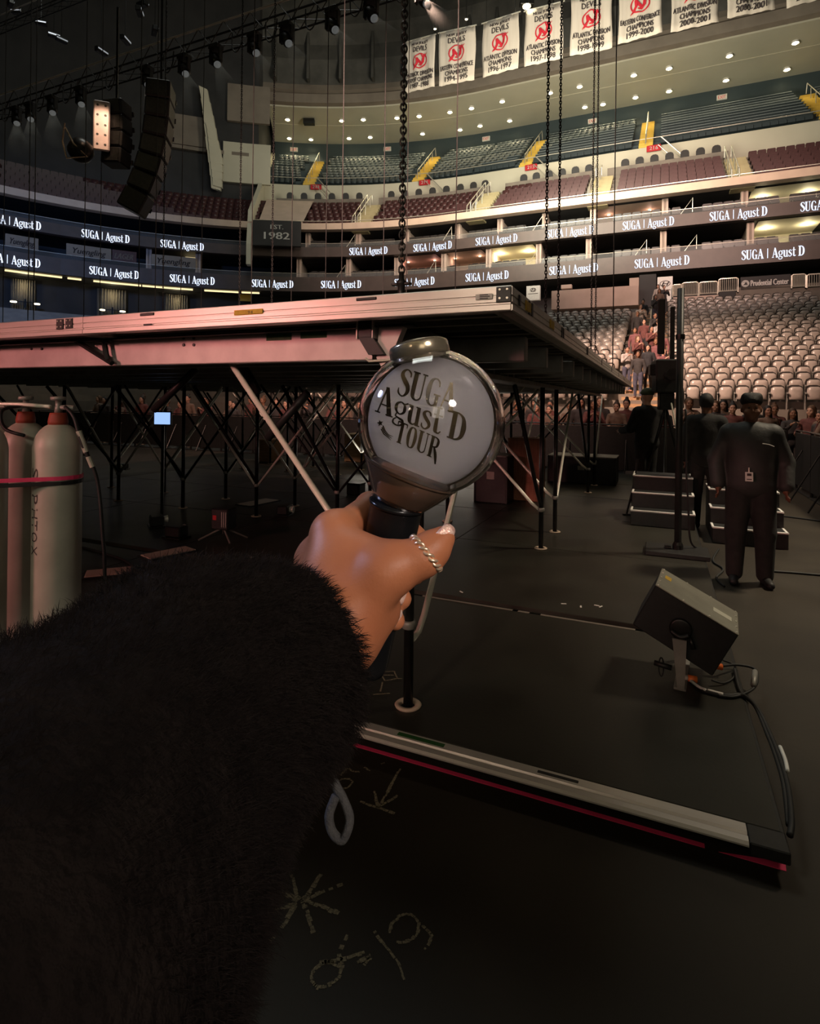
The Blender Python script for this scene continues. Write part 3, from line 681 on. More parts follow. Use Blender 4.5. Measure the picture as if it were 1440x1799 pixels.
# front rail of the club and slate tiers
for nm, d, z, a, b in (('club', .25, 16.35, 0, LEND), ('upper', 8.15, 23.0, 0, LEND)):
    t = tag(place(MB().tube([P3(L, d, z) for L in Ls(a, b)], .035, 5).build('front_rail', 'rail'), 0, 0), 'thin front rail running along the %s seating tier' % nm, 'railing')
# suite seats
sm = simple_seat().mesh('suite_chair', 'suiteseat')
for z, d0, lev in ((11.42, .75, 'lower'), (14.0, .75, 'upper')):
    for row in range(2):
        L = 14.0; sn = 0
        while L < L1+11:
            if int(L*1.7) % 9 not in (0, 1):
                o = link('suite_chair', sm); place_ring(o, L, d0+.9*row, z+.28*row); sn += 1
                tag(o, 'black leather chair, %s row of the %s suites, %s from the right' % (['front', 'back'][row], lev, ordinal(sn-1)), 'chair', '%s suite chairs' % lev)
            L += .62
# slanted balcony gates on the suite fronts
for i, (px, z) in enumerate([(615, 14.2), (785, 14.2), (944, 14.2), (1205, 14.2), (598, 11.75), (757, 11.75), (935, 11.75), (1125, 11.75), (1213, 11.75)]):
    o = MB().tube([(-.35, 0, 0), (.35, 0, 1.0), (.35, .05, .1)], .035, 6).build('stair_rail', 'rail'); place_ring(o, L_at_px(px, .2, z), .2, z)
    tag(o, 'short slanted white rail on the %s suite balcony, %s from the left' % (('upper', ordinal(i)) if i < 4 else ('lower', ordinal(i-4))), 'railing', 'suite stair rails')
# end of tier banner block with year lettering
La, Lb = L_at_px(531, -.05, 14.5), L_at_px(447, -.05, 14.5)
wcen, scen, ph = pos((La+Lb)/2, -.1); Yc = A(wcen, scen).y
z0, z1 = CH+ray(490, 437)[1]*Yc, CH+ray(490, 393)[1]*Yc
t = thing('year_sign', 'dark wall sign reading EST 1982 below the end of the maroon seats', 'sign'); place_ring(t, (La+Lb)/2, -.95, 0)
MB().bbox(-(Lb-La)/2, (Lb-La)/2, 0, .3, z0, z1, .03).build('sign_panel', 'dark', t)
m = MB(); put_text(m, 'EST.', 1.0, .34, lambda x, z: (x, -.01, z0+(z1-z0)*.74+z), .01); put_text(m, '1982', 2.0, .55, lambda x, z: (x, -.01, z0+(z1-z0)*.40+z), .02); m.build('lettering', 'white', t)
# concourse level: pale blocks, signs, barriers, curtains, light strips
def block_px(name, px0, px1, py0, py1, S, m, label=None, cat=None, depth=.3, px=None):
    w0, _ = on_s(px0, py1, S); w1, _ = on_s(px1, py1, S); pm = .5*(px0+px1)
    za, zb = on_s(pm, py1, S)[1], on_s(pm, py0, S)[1]
    o = MB().bbox(-(w1-w0)/2, (w1-w0)/2, 0, depth, 0, zb-za, .02).build(name, m); place(o, (w0+w1)/2, S, za)
    tag(o, label, cat) if label else tag(o, kind='structure')
    return o, w1-w0, zb-za
block_px('wall_platform', 968, 1121, 506, 540, 35.3, 'concrete_l', depth=1.5)
block_px('wall_platform_step', 985, 1004, 500, 507, 35.6, 'concrete_l'); block_px('wall_platform_post', 1105, 1122, 488, 508, 35.6, 'concrete_l')
block_px('wall_portal', 1122, 1152, 482, 540, 36.4, 'dark', depth=.2)
block_px('wall_portal_dark', 1262, 1292, 512, 533, 35.5, 'dark')
block_px('wall_concourse_right', 1292, 1460, 500, 535, 36.0, 'concrete')
block_px('wall_concourse_low', 1182, 1262, 520, 535, 35.6, 'concrete_l')
for (x0, x1, y0, y1, lab) in [(1154, 1181, 486, 530, 'white column sign with a slanted letter logo beside the crowded aisle'), (924, 948, 502, 528, 'white sign with a slanted letter logo behind the platform corner')]:
    o, ww, hh = block_px('advert_column', x0, x1, y0, y1, 36.2, 'white', lab, 'sign')
    m = MB(); q = hh*.16; zc = hh*.72
    for sx in (-1, 1): m.prism([(sx*q*.55+q*.25*1-.05*q, zc+q*.5), (sx*q*.55+q*.25+.25*q, zc+q*.5), (sx*q*.55-q*.25+.25*q, zc-q*.5), (sx*q*.55-q*.25-.05*q, zc-q*.5)], -.01)
    m.box(-q*.5, q*.5, -.01, 0, zc-.08*q, zc+.08*q)
    m.tube([(q*1.15*math.cos(a), -.005, zc+q*.72*math.sin(a)) for a in np.linspace(0, 2*math.pi, 16, endpoint=False)], .02, 4, closed=True)
    m.box(-ww*.36, ww*.36, -.01, 0, hh*.45, hh*.48); m.build('logo', 'ink', o)
def barrier(px0, px1, py0, py1, S, label, n=9):
    w0, _ = on_s(px0, py1, S); w1, _ = on_s(px1, py1, S); za, zb = on_s(.5*(px0+px1), py1, S)[1], on_s(.5*(px0+px1), py0, S)[1]; h = zb-za; b = (w1-w0)/2
    t = athing('crowd_barrier', label, 'barrier', (w0+w1)/2, S, za, group='concourse barriers')
    MB().tube([(-b, 0, 0), (-b, 0, h*.92), (-b+.1, 0, h), (b-.1, 0, h), (b, 0, h*.92), (b, 0, 0)], .04, 6).tube([(-b, 0, h*.12), (b, 0, h*.12)], .035, 6).build('barrier_frame', 'rail', t)
    bm_ = MB().tube([(0, 0, h*.12), (0, 0, h)], .022, 5).mesh('bar', 'rail')
    for i in range(n): o = link('bar', bm_, t); o.location = (-b+(i+1)*2*b/(n+1), 0, 0)
for i, (x0, x1, y0, y1) in enumerate([(1181, 1197, 500, 522), (1198, 1226, 496, 521), (1228, 1260, 495, 518), (1262, 1296, 489, 514), (1390, 1415, 482, 506), (1417, 1460, 481, 505)]):
    barrier(x0, x1, y0, y1, 35.9, 'white barred crowd barrier at the top of the grey seats, %s from the aisle' % ordinal(i), 9)
o, ww, hh = block_px('name_sign', 1300, 1389, 484, 508, 36.0, 'dark', 'black fascia sign with white lettering above the right-hand seats', 'sign', .1)
m = MB(); put_text(m, 'Prudential Center', ww*.74, hh*.42, lambda x, z: (x+ww*.08, -.02, hh*.5+z), .012)
m.lathe([(.02, 0), (hh*.26, 0)], 16, T(-ww*.40, -.015, hh*.5) @ rotM('X', 90)); m.build('lettering', 'white', o)
m2 = MB().prism([(-hh*.14, -hh*.1), (hh*.15, -hh*.1), (hh*.04, hh*.14), (-hh*.02, hh*.02)], -.01, T(-ww*.40, -.02, hh*.5)); m2.build('rock_logo', 'dark', o)
# strip lights under the ribbon at left, curtains and glowing openings
for i, (x0, x1) in enumerate([(8, 110), (118, 142), (164, 248), (250, 338), (358, 418), (425, 455)]):
    La, Lb = L_at_px(x1, .4, 10.4), L_at_px(x0, .4, 10.4)
    o = sweep([(.3, 10.36), (.3, 10.46), (.5, 10.46), (.5, 10.36)], La, Lb, close=True).build('strip_light', 'strip'); tag(place(o, 0, 0), 'thin warm strip light under the lower ribbon board, %s from the left' % ordinal(i), 'light', 'concourse strip lights')
for i, (x0, x1) in enumerate([(20, 62), (172, 222), (290, 330)]):
    La, Lb = L_at_px(x1, 2.6, 9.4), L_at_px(x0, 2.6, 9.4); m = MB(); n = 40
    vs = []
    for j in range(n+1):
        p = P3(La+(Lb-La)*j/n, 2.6+.10*math.cos(j*1.6), 0); vs += [(p.x, p.y, 7.6), (p.x, p.y, 10.3)]
    m.add(vs, [(2*j, 2*j+1, 2*j+3, 2*j+2) for j in range(n)]); o = tag(place(m.build('curtain', 'curtain', smooth=True), 0, 0), 'pleated grey curtain under the ribbon board, %s from the left' % ordinal(i), 'curtain', 'concourse curtains')
    md = o.modifiers.new('thickness', 'SOLIDIFY'); md.thickness = .03
    w, s, ph = pos((La+Lb)/2, 2.0); light('curtain_lamp', 'POINT', A(w, s, 10.0), None, 26, (1, .86, .55), .15)
    tt = thing('table_lamp', 'low twin wall lamp glowing in front of the %s curtain from the left' % ordinal(i), 'lamp', group='curtain lamps'); place_ring(tt, (La+Lb)/2, 1.6, 8.5)
    MB().box(-.06, .06, -.05, .05, -.4, .25).box(-.9, .9, -.05, .05, .0, .06).build('lamp_stand', 'blackm', tt)
    for sx in (-.7, .7): q = MB().lathe([(.05, -.05), (.2, -.08), (.2, .0), (.05, .02)], 10).build('lamp_shade', 'warmwin', tt); q.location = (sx, -.1, 0)
for i, (x0, x1, y0, y1, z, m, lab) in enumerate([(326, 349, 451, 472, 12, 'strip', 'bright small window glowing between the two ribbon boards at left'), (422, 441, 514, 529, 9, 'stairy', 'small yellow lit stairway just above the platform edge')]):
    L = L_at_px((x0+x1)/2, 2.2, z); w, s, ph = pos(L, 2.2); Y = A(w, s).y; hw = (x1-x0)/2/F*Y
    za, zb = CH+ray((x0+x1)/2, y1)[1]*Y, CH+ray((x0+x1)/2, y0)[1]*Y
    o = MB().bbox(-hw, hw, 0, .1, za, zb, .02).build(['lit_window', 'stairway_panel'][i], m); place_ring(o, L, 2.2, 0); tag(o, lab, ['window', 'stairs'][i])
# beer signboards between the ribbons at far left
for i, (x0, x1, txt, m, mi) in enumerate([(8, 66, 'Yuengling', 'tan', 'ink'), (116, 195, 'Yuengling', 'tan', 'ink'), (197, 240, 'LAGER', 'clubseat', 'tan'), (265, 344, 'Yuengling', 'tan', 'ink')]):
    La, Lb = L_at_px(x1, .6, 12.5), L_at_px(x0, .6, 12.5); L = (La+Lb)/2; hw = (Lb-La)/2*1.03
    t = thing('advert_board', ['beige script signboard at the far left edge', 'beige script signboard left of the maroon one', 'maroon signboard reading LAGER', 'beige script signboard right of the maroon one'][i], 'sign', group='suite level signboards'); place_ring(t, L, .3, 12.1)
    MB().bbox(-hw, hw, 0, .1, -.05, .85, .02).build('board', m, t); mm = MB()
    put_text(mm, txt, hw*1.5, .42, lambda x, z: (x+z*.25, -.012, .4+z), .015); mm.build('lettering', mi, t)
# ------------------------------------------------------------------ low rolling deck on the arena floor
deck = athing('rolling_deck', 'low black rolling stage deck with a bare metal front rim', 'stage deck')
DR = .95
pm = MB().bbox(-2.435, 0, .006, 1.80, .062, .100, .004).mesh('floor_panel', 'deckfloor')
for i in range(4):
    for j in range(6):
        o = link('floor_panel', pm, deck); o.location = (DR-2.44*i, .05+.10+1.806*j-(.10 if j == 0 else .0)+.0, 0)
        if j == 0: o.location.y = .15; o.scale = (1, .945, 1)
def extr(prof, x0, x1, m=None):                                     # profile in (y, z) run along x
    m = m or MB(); n = len(prof); m.add([(x0, y, z) for y, z in prof]+[(x1, y, z) for y, z in prof],
        [tuple(range(n)), tuple(range(2*n-1, n-1, -1))]+[(i, i+n, (i+1) % n+n, (i+1) % n) for i in range(n)]); return m
rim = [(.15, .1015), (.105, .1015), (.100, .092), (.090, .092), (.085, .101), (.060, .099), (.052, .090), (.052, .084), (.060, .080), (.15, .080)]
rm = extr(rim, -2.43, 0).mesh('edge_rail', 'alu')
for i in range(4): o = link('edge_rail', rm, deck); o.location = (DR-2.44*i-(.12 if i == 0 else 0), 0, 0); o.scale = ((2.32/2.44) if i == 0 else 1, 1, 1)
MB().bbox(DR-.118, DR, .05, .152, .060, .103, .004).build('corner_block', 'black', deck)
MB().bbox(DR-.016, DR, .152, 10.9, .04, .1005, .003).build('side_trim', 'black', deck)
MB().box(-8.6, DR-.12, .34, 10.8, .004, .061).build('undercarriage', 'black', deck)
MB().bbox(.10, .26, .118, .135, .0995, .1035, .002).build('slot', 'black', deck)
MB().box(-.52, -.30, .115, .138, .1000, .1030).build('label_strip', 'green', deck)
for i in range(3): q = MB().lathe([(.035, -.012), (.035, .012)], 14, rotM('X', 90)).build('castor', 'rubber', deck); q.location = (.5-.55*i, .30, .036)
for xa_, xb_ in ((-1.12, -.42), (-.38, -.30), (-.22, .40)): MB().box(xa_, xb_, 1.846, 1.872, .1000, .1012).build('seam_tape', 'concrete', deck)
# pink tape on the floor
def floor_tape(name, pts, wd, m, z=.0015):
    mb = MB(); pts = [Vector(p) for p in pts]
    for a, b in zip(pts[:-1], pts[1:]):
        d = (b-a).normalized(); n = Vector((-d.y, d.x, 0))*wd/2
        mb.add([a+n, b+n, b-n, a-n]+[p+Vector((0, 0, z)) for p in (a+n, b+n, b-n, a-n)], [(4, 7, 6, 5), (0, 1, 5, 4), (2, 3, 7, 6), (1, 2, 6, 5), (3, 0, 4, 7)])
    return mb.build(name, m)
fz = .0005
o = floor_tape('floor_tape', [A(-4.2, .118, fz), A(.70, .118, fz)], .022, 'pink'); tag(o, 'long bright pink tape line on the floor under the deck rim', 'tape')
pk = [flr(x, y, .0005) for x, y in ((1262, 1497), (1381, 1531), (1376, 1488), (1354, 1490), (1346, 1510))]
o = MB().add(pk+[p+Vector((0, 0, .0015)) for p in pk], [(9, 8, 7, 6, 5)]+[(i, (i+1) % 5, (i+1) % 5+5, i+5) for i in range(5)]).build('floor_tape', 'pink'); tag(o, 'pink tape corner mark on the floor by the deck corner', 'tape')
# chalk drawings on the floor
def chalk(label, strokes, wd=.010):
    mb = MB(); z = .0012
    for st in strokes:
        P = [flr(x, y, z) for x, y in st]; P = spline(P, 5) if len(P) > 2 else [P[0].lerp(P[1], t/6) for t in range(7)]
        for a, b in zip(P[:-1], P[1:]):
            if random.random() < .03: continue
            d = b-a
            if d.length < 1e-5: continue
            d.normalize(); w_ = wd*(.55+.6*random.random()); n = Vector((-d.y, d.x, 0))*w_/2; jit = Vector((random.uniform(-.002, .002), random.uniform(-.002, .002), 0))
            mb.add([a+n+jit, b+n+jit, b-n+jit, a-n+jit], [(0, 1, 2, 3)])
    o = mb.build('chalk_drawing', 'chalk'); tag(o, label, 'chalk mark', 'chalk marks on the floor')
chalk('chalk arrow drawn on the floor just in front of the pink line', [[(703, 1350), (680, 1392), (664, 1420)], [(632, 1408), (660, 1418), (694, 1429)], [(658, 1390), (663, 1418)], [(699, 1397), (675, 1412), (662, 1420)]], .013)
chalk('scrawled chalk letters beside the arrow, left of it', [[(590, 1355), (597, 1362), (610, 1350), (620, 1355), (632, 1356)], [(590, 1374), (605, 1368), (619, 1372), (610, 1384), (596, 1385)], [(640, 1348), (650, 1354)], [(668, 1342), (675, 1340)]], .009)
chalk('large chalk starburst drawn on the dark floor', [[(512, 1537), (522, 1572), (530, 1582)], [(563, 1535), (545, 1565), (532, 1580)], [(603, 1553), (570, 1565), (532, 1582)], [(595, 1605), (565, 1592), (535, 1582)], [(550, 1638), (540, 1605), (530, 1585)],
      [(472, 1655), (500, 1622), (520, 1585)], [(440, 1608), (490, 1598), (520, 1586)], [(478, 1558), (500, 1568), (524, 1582)]], .016)
chalk('curly chalk scribble below the starburst', [[(600, 1700), (575, 1690), (550, 1705), (548, 1725), (565, 1735), (590, 1722), (602, 1695), (596, 1675), (610, 1642)], [(560, 1690), (600, 1685), (640, 1672)], [(628, 1690), (650, 1680), (640, 1695)]], .012)
chalk('boxy chalk figure to the right of the curly scribble', [[(657, 1635), (675, 1660), (698, 1690), (710, 1722)], [(685, 1640), (690, 1620), (715, 1605), (735, 1620), (725, 1650), (695, 1655)], [(740, 1625), (758, 1645), (745, 1668)]], .010)
chalk('faint chalk rectangle on the deck behind the standing tube', [], .006)
bpy.data.objects.remove(bpy.data.objects['chalk_drawing.005'])
def chalk_deck(strokes):
    mb = MB()
    for st in strokes:
        P = [flr(x, y, .1012) for x, y in st]
        for a, b in zip(P[:-1], P[1:]):
            d = (b-a).normalized(); n = Vector((-d.y, d.x, 0))*.004; mb.add([a+n, b+n, b-n, a-n], [(0, 1, 2, 3)])
    return mb
o = chalk_deck([[(667, 1181), (692, 1179), (698, 1192), (676, 1196), (667, 1181)], [(672, 1186), (692, 1186)], [(690, 1192), (706, 1192)], [(655, 1220), (685, 1218)], [(672, 1198), (668, 1215)]]).build('chalk_drawing', 'chalk')
tag(o, 'small chalk rectangle scribble on the deck beside the front leg', 'chalk mark', 'chalk marks on the floor')
for i, (px, py) in enumerate([(990, 1061), (1020, 1066), (1048, 1064), (1055, 1066), (810, 1040)]):
    p = flr(px, py, .1005); o = MB().bbox(-.02, .02, -.006, .006, 0, .003, .001).build('paper_scrap', 'white'); o.location = p; o.rotation_euler = (0, 0, i*1.3)
    tag(o, 'tiny pale paper scrap on the black deck near its seam, %s' % ['leftmost of the right cluster', 'second of the right cluster', 'third of the right cluster', 'rightmost of the cluster', 'alone by the hand'][i], 'scrap', 'paper scraps on the deck')

# ------------------------------------------------------------------ raised platform
plat = athing('stage_platform', 'raised aluminium stage platform on tube legs, hung from a chain', 'stage platform')
ZU, ZT = 1.945, 2.045
edge = [(0, ZU), (-.006, ZU+.004), (-.006, ZU+.024), (0, ZU+.028), (0, ZU+.034), (-.004, ZU+.036), (-.004, ZU+.056), (0, ZU+.058), (0, ZU+.062), (-.004, ZU+.064), (-.004, ZT-.004), (.002, ZT), (.05, ZT), (.05, ZU)]
er = extr(edge, -2.436, 0).mesh('edge_rail', 'alu'); NCW, NCS = 4, 8
for i in range(NCW): o = link('edge_rail', er, plat); o.location = (-2.44*i, 0, 0)
es = MB(); es2 = extr(edge, 0, 1.216); 
rmat = rotM('Z', 90); es.add([rmat @ Vector(v) for v in es2.v], es2.f); esm = es.mesh('edge_rail', 'alu')
for j in range(NCS): o = link('edge_rail', esm, plat); o.location = (0, 1.22*j+.002, 0)
pn = MB(); pn.box(-2.43, -.05, .05, 1.2, ZT-.022, ZT-.002)
for q in np.linspace(.2, 1.05, 5): pn.box(-2.43, -.05, q-.02, q+.02, ZU+.01, ZT-.022)
pn.box(-2.434, -2.40, .05, 1.21, ZU, ZT-.022); pn.box(-.08, -.05, .05, 1.21, ZU, ZT-.022); pn.box(-2.43, -.05, 1.19, 1.216, ZU, ZT-.022)
pnm = pn.mesh('deck_panel', 'alu_d')
for i in range(NCW):
    for j in range(NCS): o = link('deck_panel', pnm, plat); o.location = (-2.44*i, 1.22*j, 0)
def on_front(px, py): return on_s(px, py, 0)
# details on the front edge
def front_plate(name, px0, px1, py0, py1, m, t=.004, parent=plat, y=-.006, b=.002):
    xa, xb = on_front(px0, py1)[0], on_front(px1, py1)[0]; pm_ = (px0+px1)/2; za, zb = on_front(pm_, py1)[1], on_front(pm_, py0)[1]
    return MB().bbox(xa, xb, y-t, y+.003, za, zb, b).build(name, m, parent)
def connector(px0, px1, py0, py1):
    o = front_plate('connector', px0, px1, py0, py1, 'black', .003, b=.0015)
    xa, xb = on_front(px0, py1)[0], on_front(px1, py1)[0]; za, zb = on_front(px0, py1)[1], on_front(px0, py0)[1]
    for sx in (.25, .75):
        for sz in (.22, .78): MB().lathe([(.0045, 0), (.0045, .004)], 8, T(xa+(xb-xa)*sx, -.0085, za+(zb-za)*sz) @ rotM('X', 90)).build('bolt', 'steel', o)
connector(101, 113, 561, 579); connector(117, 129, 560, 577); connector(872, 898, 504, 531)
front_plate('slot', 248, 272, 550, 555, 'black'); front_plate('slot', 627, 662, 523, 528, 'black'); front_plate('slot', 254, 268, 569, 572, 'black')
front_plate('label_strip', 413, 463, 544, 553, 'yellow'); o = front_plate('label_strip', 836, 866, 517, 527, 'white')
xa, za = on_front(442, 549); m = MB(); put_text(m, '94', .03, .014, lambda x, z: (xa+x, -.0108, za+z)); m.build('lettering', 'ink', plat)
m = MB(); xa, za = on_front(853, 522)
for k in range(3): m.box(xa-.022, xa+.012+.008*(k % 2), -.0112, -.0105, za+.006-.007*k, za+.009-.007*k)
m.build('lettering', 'ink', plat)
def side_plate(name, px0, px1, py0, py1, m):
    sa, sb = on_w(px0, py0, 0)[0], on_w(px1, py0, 0)[0]; zz = ZU+.06
    return MB().bbox(.003, .0085, sa, sb, zz-.022, zz+.022, .002).build(name, m, plat)
side_plate('label_strip', 921, 930, 530, 535, 'yellow'); side_plate('slot', 909, 912, 520, 530, 'black'); side_plate('label_strip', 964, 971, 563, 567, 'yellow')
for s_ in (.30, .36, 1.20, 1.26, 2.42, 2.48, 3.64, 4.86, 6.1, 7.3): MB().bbox(.003, .008, s_, s_+.03, ZU+.03, ZT-.01, .002).build('slot', 'black', plat)
# front beam
bprof = [(.25, 1.785), (.246, 1.79), (.246, 1.955), (.25, 1.96), (.33, 1.96), (.33, 1.785)]
beam = extr(bprof, -9.0, -.735).build('front_beam', 'beam', plat)
def beam_plate(name, px0, px1, py0, py1, m, t=.003, par=beam):
    xa, xb = on_s(px0, py1, .246)[0], on_s(px1, py1, .246)[0]; pm_ = (px0+px1)/2; za, zb = on_s(pm_, py1, .246)[1], on_s(pm_, py0, .246)[1]
    return MB().bbox(xa, xb, .246-t, .248, za, zb, .001).build(name, m, par)
o = beam_plate('label_strip', 468, 512, 577, 598, 'green'); beam_plate('label_strip', 528, 574, 574, 594, 'green')
for cx, cy in ((65, 607), (72, 617), (332, 600)):
    if cx == 72: continue
    for dx in (-9, 9):
        for dy in (-6, 6):
            x_, z_ = on_s(cx+dx, cy+dy, .246); MB().lathe([(.009, 0), (.009, .006)], 8, T(x_, .246, z_) @ rotM('X', 90)).build('bolt_hole', 'black', beam)
MB().box(-9.0, -.5, .18, .245, ZU-.012, ZU-.001).build('edge_channel', 'blackm', plat)
# triangular black bracket
br = MB(); P = lambda px, py: on_s(px, py, .20)
a, b, c, d = P(122, 590), P(190, 598), P(196, 640), P(178, 600)
for p, q in ((P(118, 590), P(192, 600)), (P(124, 594), P(194, 638)), (P(180, 600), P(186, 632))): br.tube([(p[0], .21, p[1]), (q[0], .21, q[1])], .016, 6)
br.build('corner_bracket', 'black', plat)
# end bracket and lifting point near the beam end
eb = MB(); xa, za = on_s(634, 556, .2); xb, zb = on_s(662, 622, .2)
eb.bbox(xa, xa+.075, .17, .24, za-.11, za, .004); eb.prism([(xa, za-.10), (xa+.075, za-.10), (xb+.05, zb-.005), (xb-.03, zb-.005)], .07, T(0, .17, 0)); eb.build('end_bracket', 'black', plat)
e2 = MB(); e2.bbox(xa-.008, xa, .165, .245, za-.11, za, .002); e2.bbox(xa+.075, xa+.083, .165, .245, za-.11, za, .002); e2.build('bracket_flange', 'alu', plat)
e3 = MB(); e3.prism([(xa+.10, za-.02), (xa+.20, za), (xa+.22, za-.06), (xa+.155, za-.21), (xa+.11, za-.24), (xa+.085, za-.2)], .05, T(0, .20, 0)); e3.build('lifting_shoe', 'beam', plat)
MB().tube([(xb-.05, .18, zb-.02), (xb-.03, .18, zb-.035), (xb+.08, .18, zb-.03), (xb+.10, .18, zb-.012)], .006, 6).build('shackle', 'steel', plat)
# side girder and cross beams below the panels
for z_ in (1.775, 1.925): MB().bbox(-.72, -.54, .5, 9.7, z_-.02, z_+.02, .004).build('girder_chord', 'alu_d', plat)
wm = MB().box(-.70, -.56, -.02, .02, 1.79, 1.91).mesh('girder_web', 'alu_d')
for k in range(46): o = link('girder_web', wm, plat); o.location = (0, .6+.2*k, 0)
cm = MB().bbox(-9.6, -.1, -.035, .035, 1.80, 1.93, .006).mesh('cross_beam', 'alu_d')
for k in range(16): o = link('cross_beam', cm, plat); o.location = (0, .75+.58*k, 0)
# legs and braces
def tubeobj(name, pts, r, m, par, n=10): return MB().tube(pts, r, n).build(name, m, par, True)
LEGW = [-.575, -1.9, -3.0, -4.2, -5.45, -6.7, -7.9]; TOW = [(None, .36), (3.71, 4.55), (7.82, 8.80)]
leg_m = MB().tube([(0, 0, .1), (0, 0, 1.79)], .024, 12).mesh('leg', 'blackm', True)
ring_m = MB().lathe([(.034, .0), (.062, .0), (.066, .008), (.058, .014), (.036, .010), (.034, .0)], 24, T(0, 0, .1), cap=False).mesh('socket_ring', 'ledge', True)
col_m = MB().lathe([(.03, -.02), (.036, -.015), (.036, .015), (.03, .02)], 14, T(0, 0, .5)).mesh('collar', 'alu_d', True)
for wi, w in enumerate(LEGW):
    for sa, sb in TOW:
        if wi and sa is None: continue
        for s_ in (sa, sb):
            if s_ is None: continue
            l = link('leg', leg_m, plat); l.location = (w, s_, 0); link('socket_ring', ring_m, l); link('collar', col_m, l)
            if wi == 0:
                lb = tubeobj('brace', [(w-.02, s_, .50), (w-.10, s_, .58), (w-1.12, s_, 1.79)] if s_ < 1 else [(w-.02, s_, .50), (w-.10, s_, .56), (w-1.25, s_, 1.79)], .0165, 'steel', plat)
            else:
                for sg in (-1, 1): tubeobj('brace', [(w+.02*sg, s_, .5), (w+1.15*sg, s_, 1.79)], .016, 'steel' if (wi+int(s_*3)) % 2 == 0 else 'blackm', plat, 8)
        if sa: tubeobj('brace', [(w, sa, .53), (w-.02, sa-.12, .70), (w-.04, sa-1.05, 1.74)], .020, 'blackm', plat)
        tubeobj('brace', [(w+.01, sb+.015, .42), (w+.01, sb+.10, .43), (w+.01, sb+.17, .49), (w+.01, sb+1.20, 1.78)] if sb < 1 else [(w+.01, sb, .48), (w+.01, sb+.08, .52), (w+.01, sb+1.27, 1.78)], .016, 'steel', plat)
# dark knee braces below the front beam
for px0, py0, px1, py1 in ((425, 640, 455, 690), (345, 648, 270, 720), (540, 690, 470, 770)):
    a, b = on_s(px0, py0, .9), on_s(px1, py1, .9); tubeobj('knee_brace', [(a[0], .9, a[1]), (b[0], .9, b[1])], .028, 'black', plat, 8)

# ------------------------------------------------------------------ chains and suspension cables
def chain(label, w, s, z0, z1, pitch, r, wid, m='rubber'):
    lk = MB(); a, b = pitch*.72, wid/2
    lk.tube([(b*math.cos(t)*(1 if abs(math.cos(t)) < .8 else .95), 0, a*math.sin(t)) for t in np.linspace(0, 2*math.pi, 10, endpoint=False)], r, 5, closed=True)
    ms = [T(0, 0, pitch*.72+i*pitch) @ Matrix.Rotation(math.pi/2*(i % 2)+.5, 4, 'Z') for i in range(int((z1-z0)/pitch))]
    o = link('lifting_chain', merge_copies(lk, ms, 'lifting_chain', m)); place(o, w, s, z0); return tag(o, label, 'chain', 'lifting chains')
chain('thick black lifting chain rising from the platform front in mid picture', -.61, .30, 2.20, 9.0, .028, .0052, .028, 'chain')
h = athing('chain_hook', 'black chain hook block standing on the platform edge under the thick chain', 'hook', -.61, .30, ZT)
MB().lathe([(.035, 0), (.035, .012), (.016, .02), (.018, .10), (.024, .105), (.024, .118), (.014, .13), (.012, .165)], 12).build('hook_body', 'black', h, True)
MB().bbox(-.05, .05, -.012, .012, .10, .114, .003).build('cross_plate', 'blackm', h)
MB().tube([(-.06, 0, 0), (-.03, 0, .03), (.0, 0, .035)], .008, 6).build('safety_wire', 'rubber', h)
chain('thin lifting chain at the second leg pair, left one', -.6, 3.95, 2.1, 24, .036, .0055, .026); chain('thin lifting chain at the second leg pair, right one', -.6, 4.75, 2.0, 24, .036, .0055, .026)
chain('thin lifting chain at the far leg pair, left one', -.6, 8.25, 2.05, 24, .04, .006, .026); chain('thin lifting chain at the far leg pair, right one', -.6, 8.95, 2.05, 24, .04, .006, .026)
chain('long thin chain left of the curved pale fins', on_s(290, 200, 8)[0], 8, 2.05, 26, .05, .007, .034); chain('long thin chain right of the curved pale fins', on_s(424, 200, 8)[0], 8, 2.05, 26, .05, .007, .034)
chain('long thin chain at the left end of the cream soffit', on_s(481, 200, 8)[0], 8, 2.05, 26, .05, .007, .034)
for i, px in enumerate([8, 52, 62, 150, 178, 246, 275, 320, 356, 444, 514, 574, 602, 675, 716, 802, 1080]):
    S = [7.0, 8.4, 9.2][i % 3]; w, _ = on_s(px, 300, S); r = .010 if px not in (52, 62, 246) else .014
    o = MB().tube([(0, 0, 0), (0, 0, 27)], r, 5).build('suspension_cable', 'rubber'); place(o, w, S, 2.05)
    tag(o, 'thin dark suspension cable, %s of them counted from the left edge' % ordinal(i), 'cable', 'suspension cables')

# ------------------------------------------------------------------ lighting truss, moving heads, loudspeakers
def truss(label, w0, w1, s, z, hh):
    t = athing('lighting_truss', label, 'truss', 0, s, z)
    for y in (-.2, .2):
        for zz in (0, hh): MB().tube([(w0, y, zz), (w1, y, zz)], .03 if zz else .026, 7).build('chord', 'alu' if zz and y < 0 else 'black', t)
    n = int((w1-w0)/.9); dg = MB()
    for i in range(n):
        x = w0+(w1-w0)*i/n; x2 = x+(w1-w0)/n
        for y in (-.2, .2): dg.tube([(x, y, 0), ((x+x2)/2, y, hh), (x2, y, 0)], .014, 5)
        dg.tube([(x, -.2, 0), (x2, .2, 0)], .012, 5)
    dg.build('diagonals', 'black', t); return t
TZ = 11.55
truss('long black lighting truss slanting across the upper left', -34, 9, 10.3, TZ, .55)
truss('second dark truss higher up at the top left corner', -40, -12, 16.5, 21.0, .6)
FX = [38, 62, 100, 150, 265, 330, 385, 452, 508, 588, 655, 745]
